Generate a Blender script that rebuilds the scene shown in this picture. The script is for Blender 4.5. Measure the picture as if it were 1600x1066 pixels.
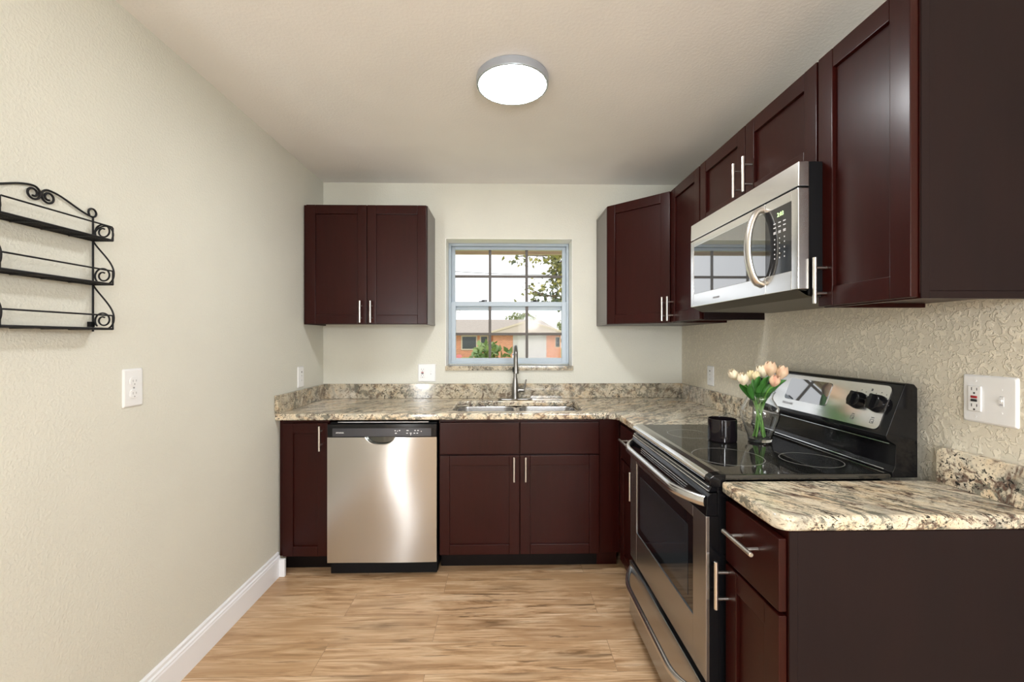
import bpy, bmesh, math, random
from mathutils import Vector, Matrix

for o in list(bpy.data.objects):
    bpy.data.objects.remove(o)
SC = bpy.context.scene
COL = SC.collection
PI = math.pi

# ---------------------------------------------------------------- camera
CAMH = 1.327
cd = bpy.data.cameras.new('camera')
cam = bpy.data.objects.new('camera', cd)
COL.objects.link(cam)
cam.location = (0, 0, CAMH)
cam.rotation_euler = (PI / 2, 0, -0.0207)
cd.sensor_width = 36.0
cd.sensor_fit = 'HORIZONTAL'
cd.lens = 676.63 * 36 / 1600
cd.shift_y = -(533 - 530.98) / 1600
cd.clip_start = 0.02
cd.clip_end = 400
SC.camera = cam

# ---------------------------------------------------------------- sky, sun, added fill lamps, exposure
w = bpy.data.worlds.new('sky')
SC.world = w
w.use_nodes = True
bg = w.node_tree.nodes['Background']
bg.inputs[0].default_value = (0.95, 0.975, 1.0, 1)
bg.inputs[1].default_value = 1.35

def lamp(name, kind, loc, energy, color=(1, 1, 1), rot=(0, 0, 0), **kw):
    l = bpy.data.lights.new(name, kind)
    l.energy = energy
    l.color = color
    for k, v in kw.items():
        setattr(l, k, v)
    o = bpy.data.objects.new(name, l)
    o.location = loc
    o.rotation_euler = rot
    COL.objects.link(o)
    return o

sun = lamp('sun', 'SUN', (0, 0, 20), 1.1, (1, .95, .86), angle=0.02)
sun.rotation_euler = Vector((-.45, .62, -.64)).to_track_quat('-Z', 'Y').to_euler()
# area lamps added as fill at the unseen openings behind the camera (faces +y)
lamp('fill_patio_door', 'AREA', (-1.79, -3.52, 1.03), 55, (.95, .98, 1), (PI / 2, 0, 0), shape='RECTANGLE', size=.28, size_y=1.95)
lamp('fill_rear_window', 'AREA', (.85, -3.52, 1.45), 60, (.97, .985, 1), (PI / 2, 0, 0), shape='RECTANGLE', size=1.0, size_y=1.1)
SC.view_settings.view_transform = 'Standard'
SC.view_settings.look = 'None'
SC.view_settings.gamma = 1.0
SC.view_settings.use_curve_mapping = False
SC.view_settings.exposure = 0.19
LAMP_EMIT = 76.0          # kitchen ceiling lamp
FILL_EMIT = 86.0         # unseen globe added behind the camera as fill

# ---------------------------------------------------------------- dimensions
XL, XR, YB, CZ = -1.2667, 1.2824, 3.08, 2.436
ZC0, ZC1, ZS = .877, .9134, 1.0168
YR = -3.6                 # rear wall of the room behind the camera
XD = -3.3                 # far left wall of the room behind the camera

# ---------------------------------------------------------------- materials
def mat(name, color=(.8, .8, .8), rough=.5, metal=0., **kw):
    m = bpy.data.materials.new(name)
    m.use_nodes = True
    b = m.node_tree.nodes['Principled BSDF']
    b.inputs['Base Color'].default_value = (*color, 1)
    b.inputs['Roughness'].default_value = rough
    b.inputs['Metallic'].default_value = metal
    for k, v in kw.items():
        b.inputs[k].default_value = v
    return m

class NT:
    """small helper to wire shader nodes"""
    def __init__(s, m):
        s.m = m
        s.t = m.node_tree
        s.b = s.t.nodes['Principled BSDF']
    def n(s, kind, **kw):
        nd = s.t.nodes.new(kind)
        for k, v in kw.items():
            if k.startswith('i_'):
                key = k[2:].replace('_', ' ')
                nd.inputs[key].default_value = v
            else:
                setattr(nd, k, v)
        return nd
    def l(s, a, b):
        s.t.links.new(a, b)
    def obj(s, scale=(1, 1, 1), rot=(0, 0, 0), loc=(0, 0, 0)):
        tc = s.n('ShaderNodeTexCoord')
        mp = s.n('ShaderNodeMapping')
        mp.inputs['Scale'].default_value = scale
        mp.inputs['Rotation'].default_value = rot
        mp.inputs['Location'].default_value = loc
        s.l(tc.outputs['Object'], mp.inputs[0])
        return mp.outputs[0]
    def noise(s, vec, scale, detail=4., rough=.55, dist=0.):
        nd = s.n('ShaderNodeTexNoise')
        nd.inputs['Scale'].default_value = scale
        nd.inputs['Detail'].default_value = detail
        nd.inputs['Roughness'].default_value = rough
        nd.inputs['Distortion'].default_value = dist
        if vec is not None:
            s.l(vec, nd.inputs['Vector'])
        return nd.outputs['Fac']
    def ramp(s, fac, stops, interp='LINEAR'):
        r = s.n('ShaderNodeValToRGB')
        r.color_ramp.interpolation = interp
        el = r.color_ramp.elements
        while len(el) > 1:
            el.remove(el[-1])
        el[0].position = stops[0][0]
        c = stops[0][1]
        el[0].color = (*c, 1) if isinstance(c, tuple) else (c, c, c, 1)
        for p, c in stops[1:]:
            e = el.new(p)
            e.color = (*c, 1) if isinstance(c, tuple) else (c, c, c, 1)
        s.l(fac, r.inputs[0])
        return r.outputs[0]
    def mix(s, fac, a, b, mode='MIX'):
        m = s.n('ShaderNodeMix', data_type='RGBA', blend_type=mode)
        for sock, v in ((m.inputs[0], fac), (m.inputs[6], a), (m.inputs[7], b)):
            if isinstance(v, (int, float)):
                sock.default_value = v
            elif isinstance(v, tuple):
                sock.default_value = (*v, 1)
            else:
                s.l(v, sock)
        return m.outputs[2]
    def math(s, op, a, b=0.):
        m = s.n('ShaderNodeMath', operation=op)
        for sock, v in ((m.inputs[0], a), (m.inputs[1], b)):
            if isinstance(v, (int, float)):
                sock.default_value = v
            else:
                s.l(v, sock)
        return m.outputs[0]
    def bump(s, h, strength=.2, dist=.002):
        bp = s.n('ShaderNodeBump')
        bp.inputs['Strength'].default_value = strength
        bp.inputs['Distance'].default_value = dist
        s.l(h, bp.inputs['Height'])
        s.l(bp.outputs[0], s.b.inputs['Normal'])
    def color(s, c):
        s.l(c, s.b.inputs['Base Color'])

WALL = (.715, .71, .635)
def plaster(name, col, kind):
    m = mat(name, col, .75)
    t = NT(m)
    v = t.obj()
    c = t.mix(t.ramp(t.noise(v, 1.3, 3), [(.35, 0.), (.7, 1.)]), tuple(x * .955 for x in col), tuple(min(1, x * 1.03) for x in col))
    if kind == 'fine':
        h = t.noise(v, 95, 3, .5)
        h2 = t.ramp(t.noise(v, 120, 3, .55, .3), [(.42, 0.), (.64, 1.)])
        t.bump(t.math('ADD', t.math('MULTIPLY', h, .5), t.math('MULTIPLY', h2, .5)), .50, .0025)
    elif kind == 'knock':
        a = t.ramp(t.noise(v, 62, 3, .55, .8), [(.49, 0.), (.56, 1.)])
        b = t.noise(v, 110, 3, .6)
        t.bump(t.math('ADD', a, t.math('MULTIPLY', b, .45)), .7, .0026)
        c = t.mix(t.math('MULTIPLY', a, .6), c, tuple(min(1, x * 1.2) for x in col))
    else:
        a = t.ramp(t.noise(v, 85, 2, .5, .2), [(.4, 0.), (.66, 1.)])
        t.bump(t.math('ADD', a, t.math('MULTIPLY', t.noise(v, 190, 2), .4)), .16, .002)
    t.color(c)
    return m
M = {}
M['wall'] = plaster('plaster_wall_cream', WALL, 'fine')
M['wall_knock'] = plaster('plaster_wall_knockdown', (.70, .655, .545), 'knock')
M['ceil'] = plaster('ceiling_textured', (.90, .89, .872), 'ceil')
M['white'] = mat('white_gloss_paint', (.90, .92, .97), .35)
M['reveal'] = mat('white_reveal_paint', (.93, .93, .91), .5)
M['vinyl'] = mat('shade_tinted_vinyl', (.46, .54, .62), .35)  # white vinyl with its cool shade put into the base colour
M['muntin'] = mat('backlit_grid', (.085, .07, .06), .45)  # back-lit darkness of the grid put into its colour
M['plastic'] = mat('white_plastic', (.83, .84, .85), .3)
M['plastic_dark'] = mat('dark_slot', (.03, .03, .035), .5)
M['plastic_line'] = mat('grey_slot', (.35, .35, .37), .5)
M['red'] = mat('red_button', (.35, .015, .02), .4)
M['iron'] = mat('black_wrought_iron', (.008, .008, .010), .42, **{'Specular IOR Level': .3})
M['black'] = mat('black_enamel', (.006, .006, .007), .12, **{'Specular IOR Level': .28})
M['black_m'] = mat('black_matte', (.006, .006, .007), .5, **{'Specular IOR Level': .15})
M['blackglass'] = mat('black_glass', (.006, .006, .008), .03, **{'Specular IOR Level': .6})
M['mirrorglass'] = mat('dark_reflective_glass', (.05, .055, .06), .03, **{'Specular IOR Level': 1.0, 'Coat Weight': 1.0, 'Coat Roughness': .02, 'Coat IOR': 2.6})
M['ovenglass'] = mat('oven_window_glass', (.022, .028, .036), .06, **{'Specular IOR Level': .7})
M['cooktop'] = mat('ceramic_cooktop', (.012, .012, .011), .035, **{'Specular IOR Level': .9})
M['ring'] = mat('burner_ring_print', (.17, .17, .16), .15)
M['chrome'] = mat('polished_steel', (.78, .79, .80), .16, 1.)
M['nickel'] = mat('brushed_nickel_pull', (.74, .72, .69), .28, 1.)
M['handle'] = mat('satin_steel_handle', (.70, .71, .73), .22, 1.)
M['faucet'] = mat('faucet_steel', (.27, .265, .255), .30, 1.)
M['sink'] = mat('sink_steel', (.72, .72, .73), .25, 1.)
M['marks'] = mat('printed_marks', (.72, .72, .74), .5)
M['darkmarks'] = mat('dark_printed_marks', (.06, .06, .065), .5)
M['silver_logo'] = mat('grey_badge_print', (.34, .34, .36), .4)

def steel(name, col, rough, scale, aniso=.0, bump=.03, rot=0.):
    m = mat(name, col, rough, 1.)
    t = NT(m)
    g = t.noise(t.obj(scale), 1., 3, .6)
    t.color(t.mix(g, tuple(c * .975 for c in col), tuple(min(1, c * 1.025) for c in col)))
    if aniso:
        t.b.inputs['Anisotropic'].default_value = aniso
        tg = t.n('ShaderNodeTangent', direction_type='RADIAL', axis='Z')
        t.l(tg.outputs[0], t.b.inputs['Tangent'])
        t.b.inputs['Anisotropic Rotation'].default_value = rot
    return m
M['steel'] = steel('brushed_stainless', (.43, .445, .47), .26, (3, 3, 300), .7)
M['steel_dw'] = steel('brushed_stainless_panel', (.54, .53, .515), .21, (3, 3, 300), .93, rot=.25)
M['steel_mw'] = steel('bright_brushed_stainless', (.86, .86, .86), .22, (3, 3, 300), .5)
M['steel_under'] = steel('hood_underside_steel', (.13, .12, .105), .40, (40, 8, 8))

def timber(name, col, rough, coat, grain=1.):
    m = mat(name, col, rough, **{'Coat Weight': coat, 'Coat Roughness': .26, 'Specular IOR Level': .07})
    t = NT(m)
    v = t.obj((38, 38, 2.2))
    g = t.noise(v, 1.6, 5, .6, .6)
    blot = t.noise(t.obj((3, 3, 1.4)), 1.6, 3, .55)
    c = t.mix(g, tuple(x * (1 - .22 * grain) for x in col), tuple(x * (1 + .30 * grain) for x in col))
    c = t.mix(t.ramp(blot, [(.35, 0.), (.7, .55)]), c, (col[0] * 1.4, col[1] * 1.15, col[2] * 1.05))
    t.color(c)
    t.l(t.ramp(blot, [(.3, rough - .02), (.7, rough + .03)]), t.b.inputs['Roughness'])
    return m
M['cherry'] = timber('dark_cherry_wood', (.0230, .0031, .0023), .36, .34)
M['side'] = timber('brown_laminate_side', (.0165, .0105, .0105), .45, .0, .35)
M['side_glare'] = mat('brown_side_glare', (.085, .066, .060), .30, **{'Specular IOR Level': .7})  # brown side panel lightened, window glare put into the colour
M['toe'] = mat('dark_toe_kick', (.006, .0035, .0032), .5, **{'Specular IOR Level': .15})

def granite(name, ang=None, dark=0.):
    m = mat(name, (.6, .5, .4), .10, **{'Specular IOR Level': .55})
    t = NT(m)
    def vec(sc, loc=(0, 0, 0)):
        if ang is None:
            return t.obj(sc, loc=loc)
        v = t.obj(rot=(0, 0, -ang), loc=loc)
        mp = t.n('ShaderNodeMapping')
        mp.inputs['Scale'].default_value = sc
        t.l(v, mp.inputs[0])
        return mp.outputs[0]
    if ang is None:
        big, mid, fine = vec((3.4, 3.4, 3.4), (0, .5, .3)), vec((11, 11, 11), (0, .5, .3)), vec((46, 46, 46))
    else:
        big, mid, fine = vec((1.5, 4.2, 4.2), (.2, .1, .22)), vec((6, 20, 20), (.2, .1, .22)), vec((30, 84, 84), (.2, .1, .22))
    g1 = t.noise(big, 1.6, 4, .6, .9)
    base = t.ramp(g1, [(.33, (.66, .46, .27)), (.42, (.76, .62, .43)), (.50, (.70, .60, .45)), (.57, (.46, .43, .36)), (.64, (.68, .56, .39)), (.74, (.74, .58, .38))])
    base = t.mix(t.ramp(t.noise(mid, 1.7, 4, .6), [(.42, 0.), (.60, .75)]), base, (.82, .74, .58))
    # grey-green mottling gathered in patches
    patch = t.ramp(t.noise(big, 2.2, 3, .6, .7), [(.46, 0.), (.54, 1.)])
    mott = t.ramp(t.noise(mid, 2.6, 6, .7, .5), [(.47, 0.), (.54, 1.)])
    base = t.mix(t.math('MULTIPLY', t.math('MULTIPLY', patch, mott), .88), base, (.150, .155, .130))
    # brown / burgundy veins
    vein = t.ramp(t.noise(big, 1.5, 5, .62, 1.2), [(.462, 0.), (.488, .9), (.505, .9), (.53, 0.)])
    vm = t.ramp(t.noise(mid, 2.0, 5, .65), [(.44, 0.), (.54, 1.)])
    base = t.mix(t.math('MULTIPLY', t.math('MULTIPLY', vein, vm), .95), base, (.105, .052, .038))
    # dark crystals, clustered
    cl = t.ramp(t.noise(big, 3.0, 3, .6, .4), [(.45, .12), (.55, 1.)])
    sp = t.ramp(t.noise(fine, 1.9, 3, .6, .5), [(.555, 0.), (.60, 1.)])
    base = t.mix(t.math('MULTIPLY', cl, sp), base, (.022, .022, .021))
    sp2 = t.ramp(t.noise(fine, 4.0, 2, .5), [(.62, 0.), (.67, .85)])
    base = t.mix(sp2, base, (.09, .06, .04))
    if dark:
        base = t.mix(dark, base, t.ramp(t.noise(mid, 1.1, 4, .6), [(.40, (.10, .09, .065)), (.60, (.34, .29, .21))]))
    t.color(base)
    return m
M['granite'] = granite('granite_countertop_back', .75)
M['granite_r'] = granite('granite_countertop_right', -.95)
M['granite_s'] = granite('granite_backsplash')
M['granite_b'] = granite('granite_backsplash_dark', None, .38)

def floorwood():
    m = mat('oak_plank_floor', (.5, .35, .2), .42)
    t = NT(m)
    v = t.obj(loc=(.31, -2.093 + .185 * 20, 0))
    br = t.n('ShaderNodeTexBrick', offset=.37, offset_frequency=2)
    t.l(v, br.inputs['Vector'])
    br.inputs['Color1'].default_value = (0, 0, 0, 1)
    br.inputs['Color2'].default_value = (1, 1, 1, 1)
    br.inputs['Mortar'].default_value = (.5, .5, .5, 1)
    br.inputs['Scale'].default_value = 1.
    br.inputs['Mortar Size'].default_value = .0012
    br.inputs['Mortar Smooth'].default_value = .2
    br.inputs['Bias'].default_value = 0.
    br.inputs['Brick Width'].default_value = 1.22
    br.inputs['Row Height'].default_value = .185
    rnd = br.outputs['Color']
    seam = br.outputs['Fac']
    # shift the grain from plank to plank
    off = t.n('ShaderNodeVectorMath', operation='MULTIPLY')
    t.l(rnd, off.inputs[0])
    off.inputs[1].default_value = (7.3, 3.1, 5.7)
    add = t.n('ShaderNodeVectorMath', operation='ADD')
    t.l(v, add.inputs[0])
    t.l(off.outputs[0], add.inputs[1])
    def st(sc):
        mp = t.n('ShaderNodeMapping')
        mp.inputs['Scale'].default_value = sc
        t.l(add.outputs[0], mp.inputs[0])
        return mp.outputs[0]
    g = t.noise(st((1.5, 15, 1)), 1.6, 6, .64, 1.6)
    g2 = t.noise(st((3.0, 95, 1)), 1.5, 4, .6, .3)
    blot = t.noise(st((1.3, 5.5, 1)), 1.4, 3, .55, .5)
    c = t.ramp(g, [(.33, (.27, .145, .066)), (.42, (.52, .325, .18)), (.52, (.68, .47, .29)), (.64, (.78, .59, .40))])
    c = t.mix(t.ramp(g2, [(.38, .5), (.54, 0.)]), c, (.36, .21, .105))
    c = t.mix(t.ramp(blot, [(.47, 0.), (.62, .8)]), c, (.42, .25, .13))
    # knots and dark cracks
    kn = t.n('ShaderNodeTexVoronoi', feature='F1')
    kn.inputs['Scale'].default_value = 1.
    t.l(st((1.6, 5.0, 1)), kn.inputs['Vector'])
    kd = t.math('ADD', kn.outputs['Distance'], t.math('MULTIPLY', t.math('SUBTRACT', g, .5), .45))
    c = t.mix(t.ramp(kd, [(.03, .95), (.09, .6), (.13, .28), (.30, 0.)]), c, (.12, .065, .03))
    crack = t.ramp(t.noise(st((1.1, 16, 1)), 2.2, 4, .6, .9), [(.60, 0.), (.66, .8)])
    c = t.mix(crack, c, (.14, .08, .042))
    c = t.mix(t.math('MULTIPLY', rnd, .45), c, (.50, .315, .165))
    c = t.mix(t.math('MULTIPLY', seam, .6), c, (.20, .12, .065))
    t.color(c)
    t.bump(t.math('SUBTRACT', g2, seam), .12, .001)
    return m
M['floor'] = floorwood()

def thin_glass(name, tint=(1, 1, 1), mixf=.10):
    m = bpy.data.materials.new(name)
    m.use_nodes = True
    t = m.node_tree
    t.nodes.clear()
    out = t.nodes.new('ShaderNodeOutputMaterial')
    tr = t.nodes.new('ShaderNodeBsdfTransparent')
    tr.inputs[0].default_value = (*tint, 1)
    gl = t.nodes.new('ShaderNodeBsdfGlossy')
    gl.inputs['Roughness'].default_value = .01
    fr = t.nodes.new('ShaderNodeFresnel')
    fr.inputs[0].default_value = 1.12
    mx = t.nodes.new('ShaderNodeMixShader')
    t.links.new(fr.outputs[0], mx.inputs[0])
    t.links.new(tr.outputs[0], mx.inputs[1])
    t.links.new(gl.outputs[0], mx.inputs[2])
    t.links.new(mx.outputs[0], out.inputs[0])
    return m
M['pane'] = thin_glass('window_glass')
M['vase'] = mat('clear_vase_glass', (.97, .98, .98), .0, **{'Transmission Weight': 1., 'IOR': 1.45})
def emit(name, col, s):
    m = mat(name, (.9, .9, .9), .4)
    b = m.node_tree.nodes['Principled BSDF']
    b.inputs['Emission Color'].default_value = (*col, 1)
    b.inputs['Emission Strength'].default_value = s
    return m
M['lens'] = emit('lamp_lens', (.972, .987, 1), LAMP_EMIT)
M['fill_glow'] = emit('fill_globe_glow', (.972, .987, 1), FILL_EMIT)
M['clock'] = emit('green_clock_digits', (.45, 1, .08), 1.0)
M['rim'] = mat('brushed_silver_rim', (.46, .50, .57), .35, .6)

# ---------------------------------------------------------------- mesh helpers
class MB:
    def __init__(s):
        s.bm = bmesh.new()
    def _new(s, n0):
        s.bm.verts.ensure_lookup_table()
        return s.bm.verts[n0:]
    def box(s, x0, x1, y0, y1, z0, z1, bev=0., seg=2):
        bm = bmesh.new()
        vs = [bm.verts.new((x, y, z)) for x in (x0, x1) for y in (y0, y1) for z in (z0, z1)]
        for f in ((0, 1, 3, 2), (4, 6, 7, 5), (0, 4, 5, 1), (2, 3, 7, 6), (0, 2, 6, 4), (1, 5, 7, 3)):
            bm.faces.new([vs[i] for i in f])
        if bev:
            bmesh.ops.bevel(bm, geom=bm.edges[:], offset=bev, segments=seg, profile=.5, affect='EDGES', clamp_overlap=True)
        s.merge(bm)
        return s
    def merge(s, bm, mtx=None):
        mp = {}
        for v in bm.verts:
            mp[v] = s.bm.verts.new(mtx @ v.co if mtx else v.co)
        for f in bm.faces:
            try:
                s.bm.faces.new([mp[v] for v in f.verts])
            except ValueError:
                pass
        bm.free()
    def loft(s, rings, cap0=True, cap1=True, closed=True):
        R = [[s.bm.verts.new(p) for p in r] for r in rings]
        n = len(R[0])
        for a, b in zip(R, R[1:]):
            for i in range(n if closed else n - 1):
                j = (i + 1) % n
                try:
                    s.bm.faces.new((a[i], a[j], b[j], b[i]))
                except ValueError:
                    pass
        if cap0:
            s.bm.faces.new(R[0][::-1])
        if cap1:
            s.bm.faces.new(R[-1])
        return s
    def tube(s, pts, r, n=10, closed=False, flat=None, up=None):
        """sweep a circle (or ellipse: flat=(across, along up)) along pts; r may be a list"""
        P = [Vector(p) for p in pts]
        m = len(P)
        T = []
        for i in range(m):
            a = P[(i - 1) % m] if (closed or i > 0) else P[i]
            b = P[(i + 1) % m] if (closed or i < m - 1) else P[i]
            T.append((b - a).normalized())
        u = Vector(up) if up else Vector((0, 0, 1))
        if abs(u.dot(T[0])) > .95 and not up:
            u = Vector((1, 0, 0))
        rings = []
        nrm = (u - T[0] * u.dot(T[0])).normalized()
        for i in range(m):
            if up:
                nrm = (u - T[i] * u.dot(T[i])).normalized()
            else:
                nrm = (nrm - T[i] * nrm.dot(T[i])).normalized()
            bi = T[i].cross(nrm)
            rr = r[i] if isinstance(r, (list, tuple)) else r
            ra, rb = (flat if flat else (rr, rr))
            rings.append([P[i] + bi * ra * math.cos(2 * PI * k / n) + nrm * rb * math.sin(2 * PI * k / n) for k in range(n)])
        if closed:
            rings.append(rings[0])
            R = [[s.bm.verts.new(p) for p in q] for q in rings[:-1]]
            for i in range(m):
                a, b = R[i], R[(i + 1) % m]
                for k in range(n):
                    s.bm.faces.new((a[k], a[(k + 1) % n], b[(k + 1) % n], b[k]))
            return s
        return s.loft(rings)
    def cyl(s, p0, p1, r, n=20, r1=None):
        return s.tube([p0, p1], [r, r if r1 is None else r1], n)
    def lathe(s, prof, c=(0, 0, 0), n=32, cap0=True, cap1=True):
        rings = [[(c[0] + r * math.cos(2 * PI * k / n), c[1] + r * math.sin(2 * PI * k / n), c[2] + z) for k in range(n)] for r, z in prof]
        return s.loft(rings, cap0, cap1)
    def prism(s, poly, f0, f1, bev=0., seg=2):
        """poly: list of 2D points; f0,f1: functions mapping (a,b) to 3D for the two ends"""
        bm = bmesh.new()
        A = [bm.verts.new(f0(*p)) for p in poly]
        B = [bm.verts.new(f1(*p)) for p in poly]
        n = len(poly)
        for i in range(n):
            j = (i + 1) % n
            bm.faces.new((A[i], A[j], B[j], B[i]))
        bm.faces.new(A[::-1])
        bm.faces.new(B)
        bmesh.ops.recalc_face_normals(bm, faces=bm.faces[:])
        if bev:
            bmesh.ops.bevel(bm, geom=bm.edges[:], offset=bev, segments=seg, profile=.5, affect='EDGES', clamp_overlap=True)
        s.merge(bm)
        return s
    def build(s, name, m, parent=None, local=False, angle=35, fix=True):
        if fix:
            bmesh.ops.recalc_face_normals(s.bm, faces=s.bm.faces[:])
        me = bpy.data.meshes.new(name)
        if parent is not None and not local:
            p = parent
            off = Vector((0, 0, 0))
            while p:
                off += p.location
                p = p.parent
            for v in s.bm.verts:
                v.co -= off
        s.bm.to_mesh(me)
        s.bm.free()
        me.materials.append(m)
        me.shade_smooth()
        me.set_sharp_from_angle(angle=math.radians(angle))
        o = bpy.data.objects.new(name, me)
        COL.objects.link(o)
        wn = o.modifiers.new('weighted_normals', 'WEIGHTED_NORMAL')
        wn.keep_sharp = True
        if parent is not None:
            o.parent = parent
        return o

def tag(o, label=None, cat=None, group=None, kind=None):
    if label: o['label'] = label
    if cat: o['category'] = cat
    if group: o['group'] = group
    if kind: o['kind'] = kind
    return o
def thing(name, loc, label, cat, group=None, rz=0., kind=None):
    o = bpy.data.objects.new(name, None)
    o.empty_display_size = .05
    o.location = loc
    o.rotation_euler = (0, 0, rz)
    COL.objects.link(o)
    return tag(o, label, cat, group, kind)
def copy_tree(o, parent=None):
    c = o.copy()
    COL.objects.link(c)
    if parent is not None:
        c.parent = parent
    for ch in list(o.children):
        copy_tree(ch, c)
    return c
def rrect(x0, x1, y0, y1, r, n=6):
    P = []
    for cx, cy, a0 in ((x1 - r, y1 - r, 0), (x0 + r, y1 - r, PI / 2), (x0 + r, y0 + r, PI), (x1 - r, y0 + r, 1.5 * PI)):
        for k in range(n + 1):
            a = a0 + PI / 2 * k / n
            P.append((cx + r * math.cos(a), cy + r * math.sin(a)))
    return P
def lettering(name, s, size, o, right, up, m, parent, depth=.0004, local=False, center=False):
    cu = bpy.data.curves.new(name, 'FONT')
    cu.body = s
    cu.size = size
    cu.extrude = depth
    cu.resolution_u = 3
    if center:
        cu.align_x = 'CENTER'
    tmp = bpy.data.objects.new(name, cu)
    COL.objects.link(tmp)
    bpy.context.view_layer.update()
    me = bpy.data.meshes.new_from_object(tmp.evaluated_get(bpy.context.evaluated_depsgraph_get()))
    bpy.data.objects.remove(tmp)
    bpy.data.curves.remove(cu)
    R, U = Vector(right).normalized(), Vector(up).normalized()
    N = R.cross(U)
    off = Vector((0, 0, 0))
    p = parent
    while p and not local:
        off += p.location
        p = p.parent
    for v in me.vertices:
        v.co = Vector(o) - off + R * v.co.x + U * v.co.y + N * (v.co.z + depth)
    me.materials.clear()
    me.materials.append(m)
    ob = bpy.data.objects.new(name, me)
    COL.objects.link(ob)
    ob.parent = parent
    return ob
def fill_curve(loops, z0, z1, bev, name):
    """flat slab with holes and rounded edges, as a mesh datablock"""
    cu = bpy.data.curves.new(name, 'CURVE')
    cu.dimensions = '2D'
    cu.fill_mode = 'BOTH'
    cu.extrude = (z1 - z0) / 2 - bev
    cu.bevel_depth = bev
    cu.bevel_resolution = 3
    cu.offset = -bev
    for lp in loops:
        sp = cu.splines.new('POLY')
        sp.points.add(len(lp) - 1)
        for i, (x, y) in enumerate(lp):
            sp.points[i].co = (x, y, 0, 1)
        sp.use_cyclic_u = True
    tmp = bpy.data.objects.new(name, cu)
    COL.objects.link(tmp)
    bpy.context.view_layer.update()
    me = bpy.data.meshes.new_from_object(tmp.evaluated_get(bpy.context.evaluated_depsgraph_get()))
    bpy.data.objects.remove(tmp)
    bpy.data.curves.remove(cu)
    for v in me.vertices:
        v.co.z += (z0 + z1) / 2
    return me
def mesh_obj(name, me, m, parent=None, angle=35):
    me.materials.clear()
    me.materials.append(m)
    me.shade_smooth()
    me.set_sharp_from_angle(angle=math.radians(angle))
    o = bpy.data.objects.new(name, me)
    COL.objects.link(o)
    if parent is not None:
        o.parent = parent
    return o
def struct(o):
    o['kind'] = 'structure'
    return o

# ---------------------------------------------------------------- room shell
struct(MB().box(XD, XR, YR, YB, -.1, 0).build('floor', M['floor']))
struct(MB().box(XD - .1, XR + .1, YR - .1, YB + .22, CZ, CZ + .12).build('ceiling', M['ceil']))
struct(MB().box(XL - .1, XL, .2, YB, 0, CZ).build('wall_left', M['wall']))
struct(MB().box(XR, XR + .1, YR, YB + .22, 0, CZ).build('wall_right', M['wall_knock']))
WX0, WX1, WZ0, WZ1 = -.408, .495, 1.142, 2.046
b = MB()
b.box(XL - .1, WX0, YB, YB + .22, 0, CZ).box(WX1, XR, YB, YB + .22, 0, CZ)
b.box(WX0, WX1, YB, YB + .22, 0, WZ0 - .034).box(WX0, WX1, YB, YB + .22, WZ1, CZ)
struct(b.build('wall_back', M['wall']))
# room behind the camera
DX0, DX1 = -2.03, -1.55
RX0, RX1, RZ0, RZ1 = .3, 1.27, .88, 2.03
b = MB()
b.box(XD, DX0, YR - .12, YR, 0, CZ).box(DX1, RX0, YR - .12, YR, 0, CZ).box(DX0, DX1, YR - .12, YR, 2.05, CZ)
b.box(RX0, RX1, YR - .12, YR, 0, RZ0).box(RX0, RX1, YR - .12, YR, RZ1, CZ).box(RX1, XR, YR - .12, YR, 0, CZ)
struct(b.build('wall_rear', M['wall']))
struct(MB().box(XD - .1, XD, YR, .3, 0, CZ).build('wall_far_left', M['wall']))
struct(MB().box(XD, XL - .1, .2, .3, 0, CZ).build('wall_front', M['wall']))

def glazed(name, x0, x1, z0, z1, y):
    r = thing(name, ((x0 + x1) / 2, y, z0), None, None, kind='structure')
    f = MB()
    t = .05
    f.box(x0, x0 + t, y - .05, y, z0, z1).box(x1 - t, x1, y - .05, y, z0, z1)
    f.box(x0 + t, x1 - t, y - .05, y, z0, z0 + t).box(x0 + t, x1 - t, y - .05, y, z1 - t, z1)
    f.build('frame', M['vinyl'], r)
    MB().box(x0 + t, x1 - t, y - .03, y - .024, z0 + t, z1 - t).build('pane', M['pane'], r)
    return r
glazed('door_1', DX0, DX1, 0, 2.05, YR - .03)
glazed('window_2', RX0, RX1, RZ0, RZ1, YR - .03)

# baseboard with moulded top, mitred return at the cabinet toe kick
prof = [(0, 0), (.016, 0), (.016, .098), (.0135, .104), (.0135, .110), (.008, .116), (.008, .128), (.003, .135), (0, .135)]
b = MB()
b.prism(prof, lambda a, z: (XL + a, .2, z), lambda a, z: (XL + a, 2.462, z))
b.box(XL + .016, XL + .046, 2.446, 2.462, 0, .098, .001, 1)
struct(b.build('baseboard_left', M['white'], angle=20))

# ---------------------------------------------------------------- kitchen window
win = thing('window_1', (.0435, 3.26, WZ0), None, None, kind='structure')
def ring(mb, x0, x1, z0, z1, t, y0, y1, tb=None, tt=None, bev=.002):
    tb = tb or t
    tt = tt or t
    mb.box(x0, x0 + t, y0, y1, z0, z1, bev, 1).box(x1 - t, x1, y0, y1, z0, z1, bev, 1)
    mb.box(x0 + t, x1 - t, y0, y1, z0, z0 + tb, bev, 1).box(x0 + t, x1 - t, y0, y1, z1 - tt, z1, bev, 1)
FX0, FX1, FZ0, FZ1 = WX0 + .004, WX1 - .004, WZ0 + .004, WZ1 - .003
f = MB()
ring(f, FX0, FX1, FZ0, FZ1, .018, 3.225, 3.29)
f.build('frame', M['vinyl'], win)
up = MB()
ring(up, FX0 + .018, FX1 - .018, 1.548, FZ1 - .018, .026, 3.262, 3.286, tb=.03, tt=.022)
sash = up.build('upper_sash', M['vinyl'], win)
lo = MB()
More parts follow.
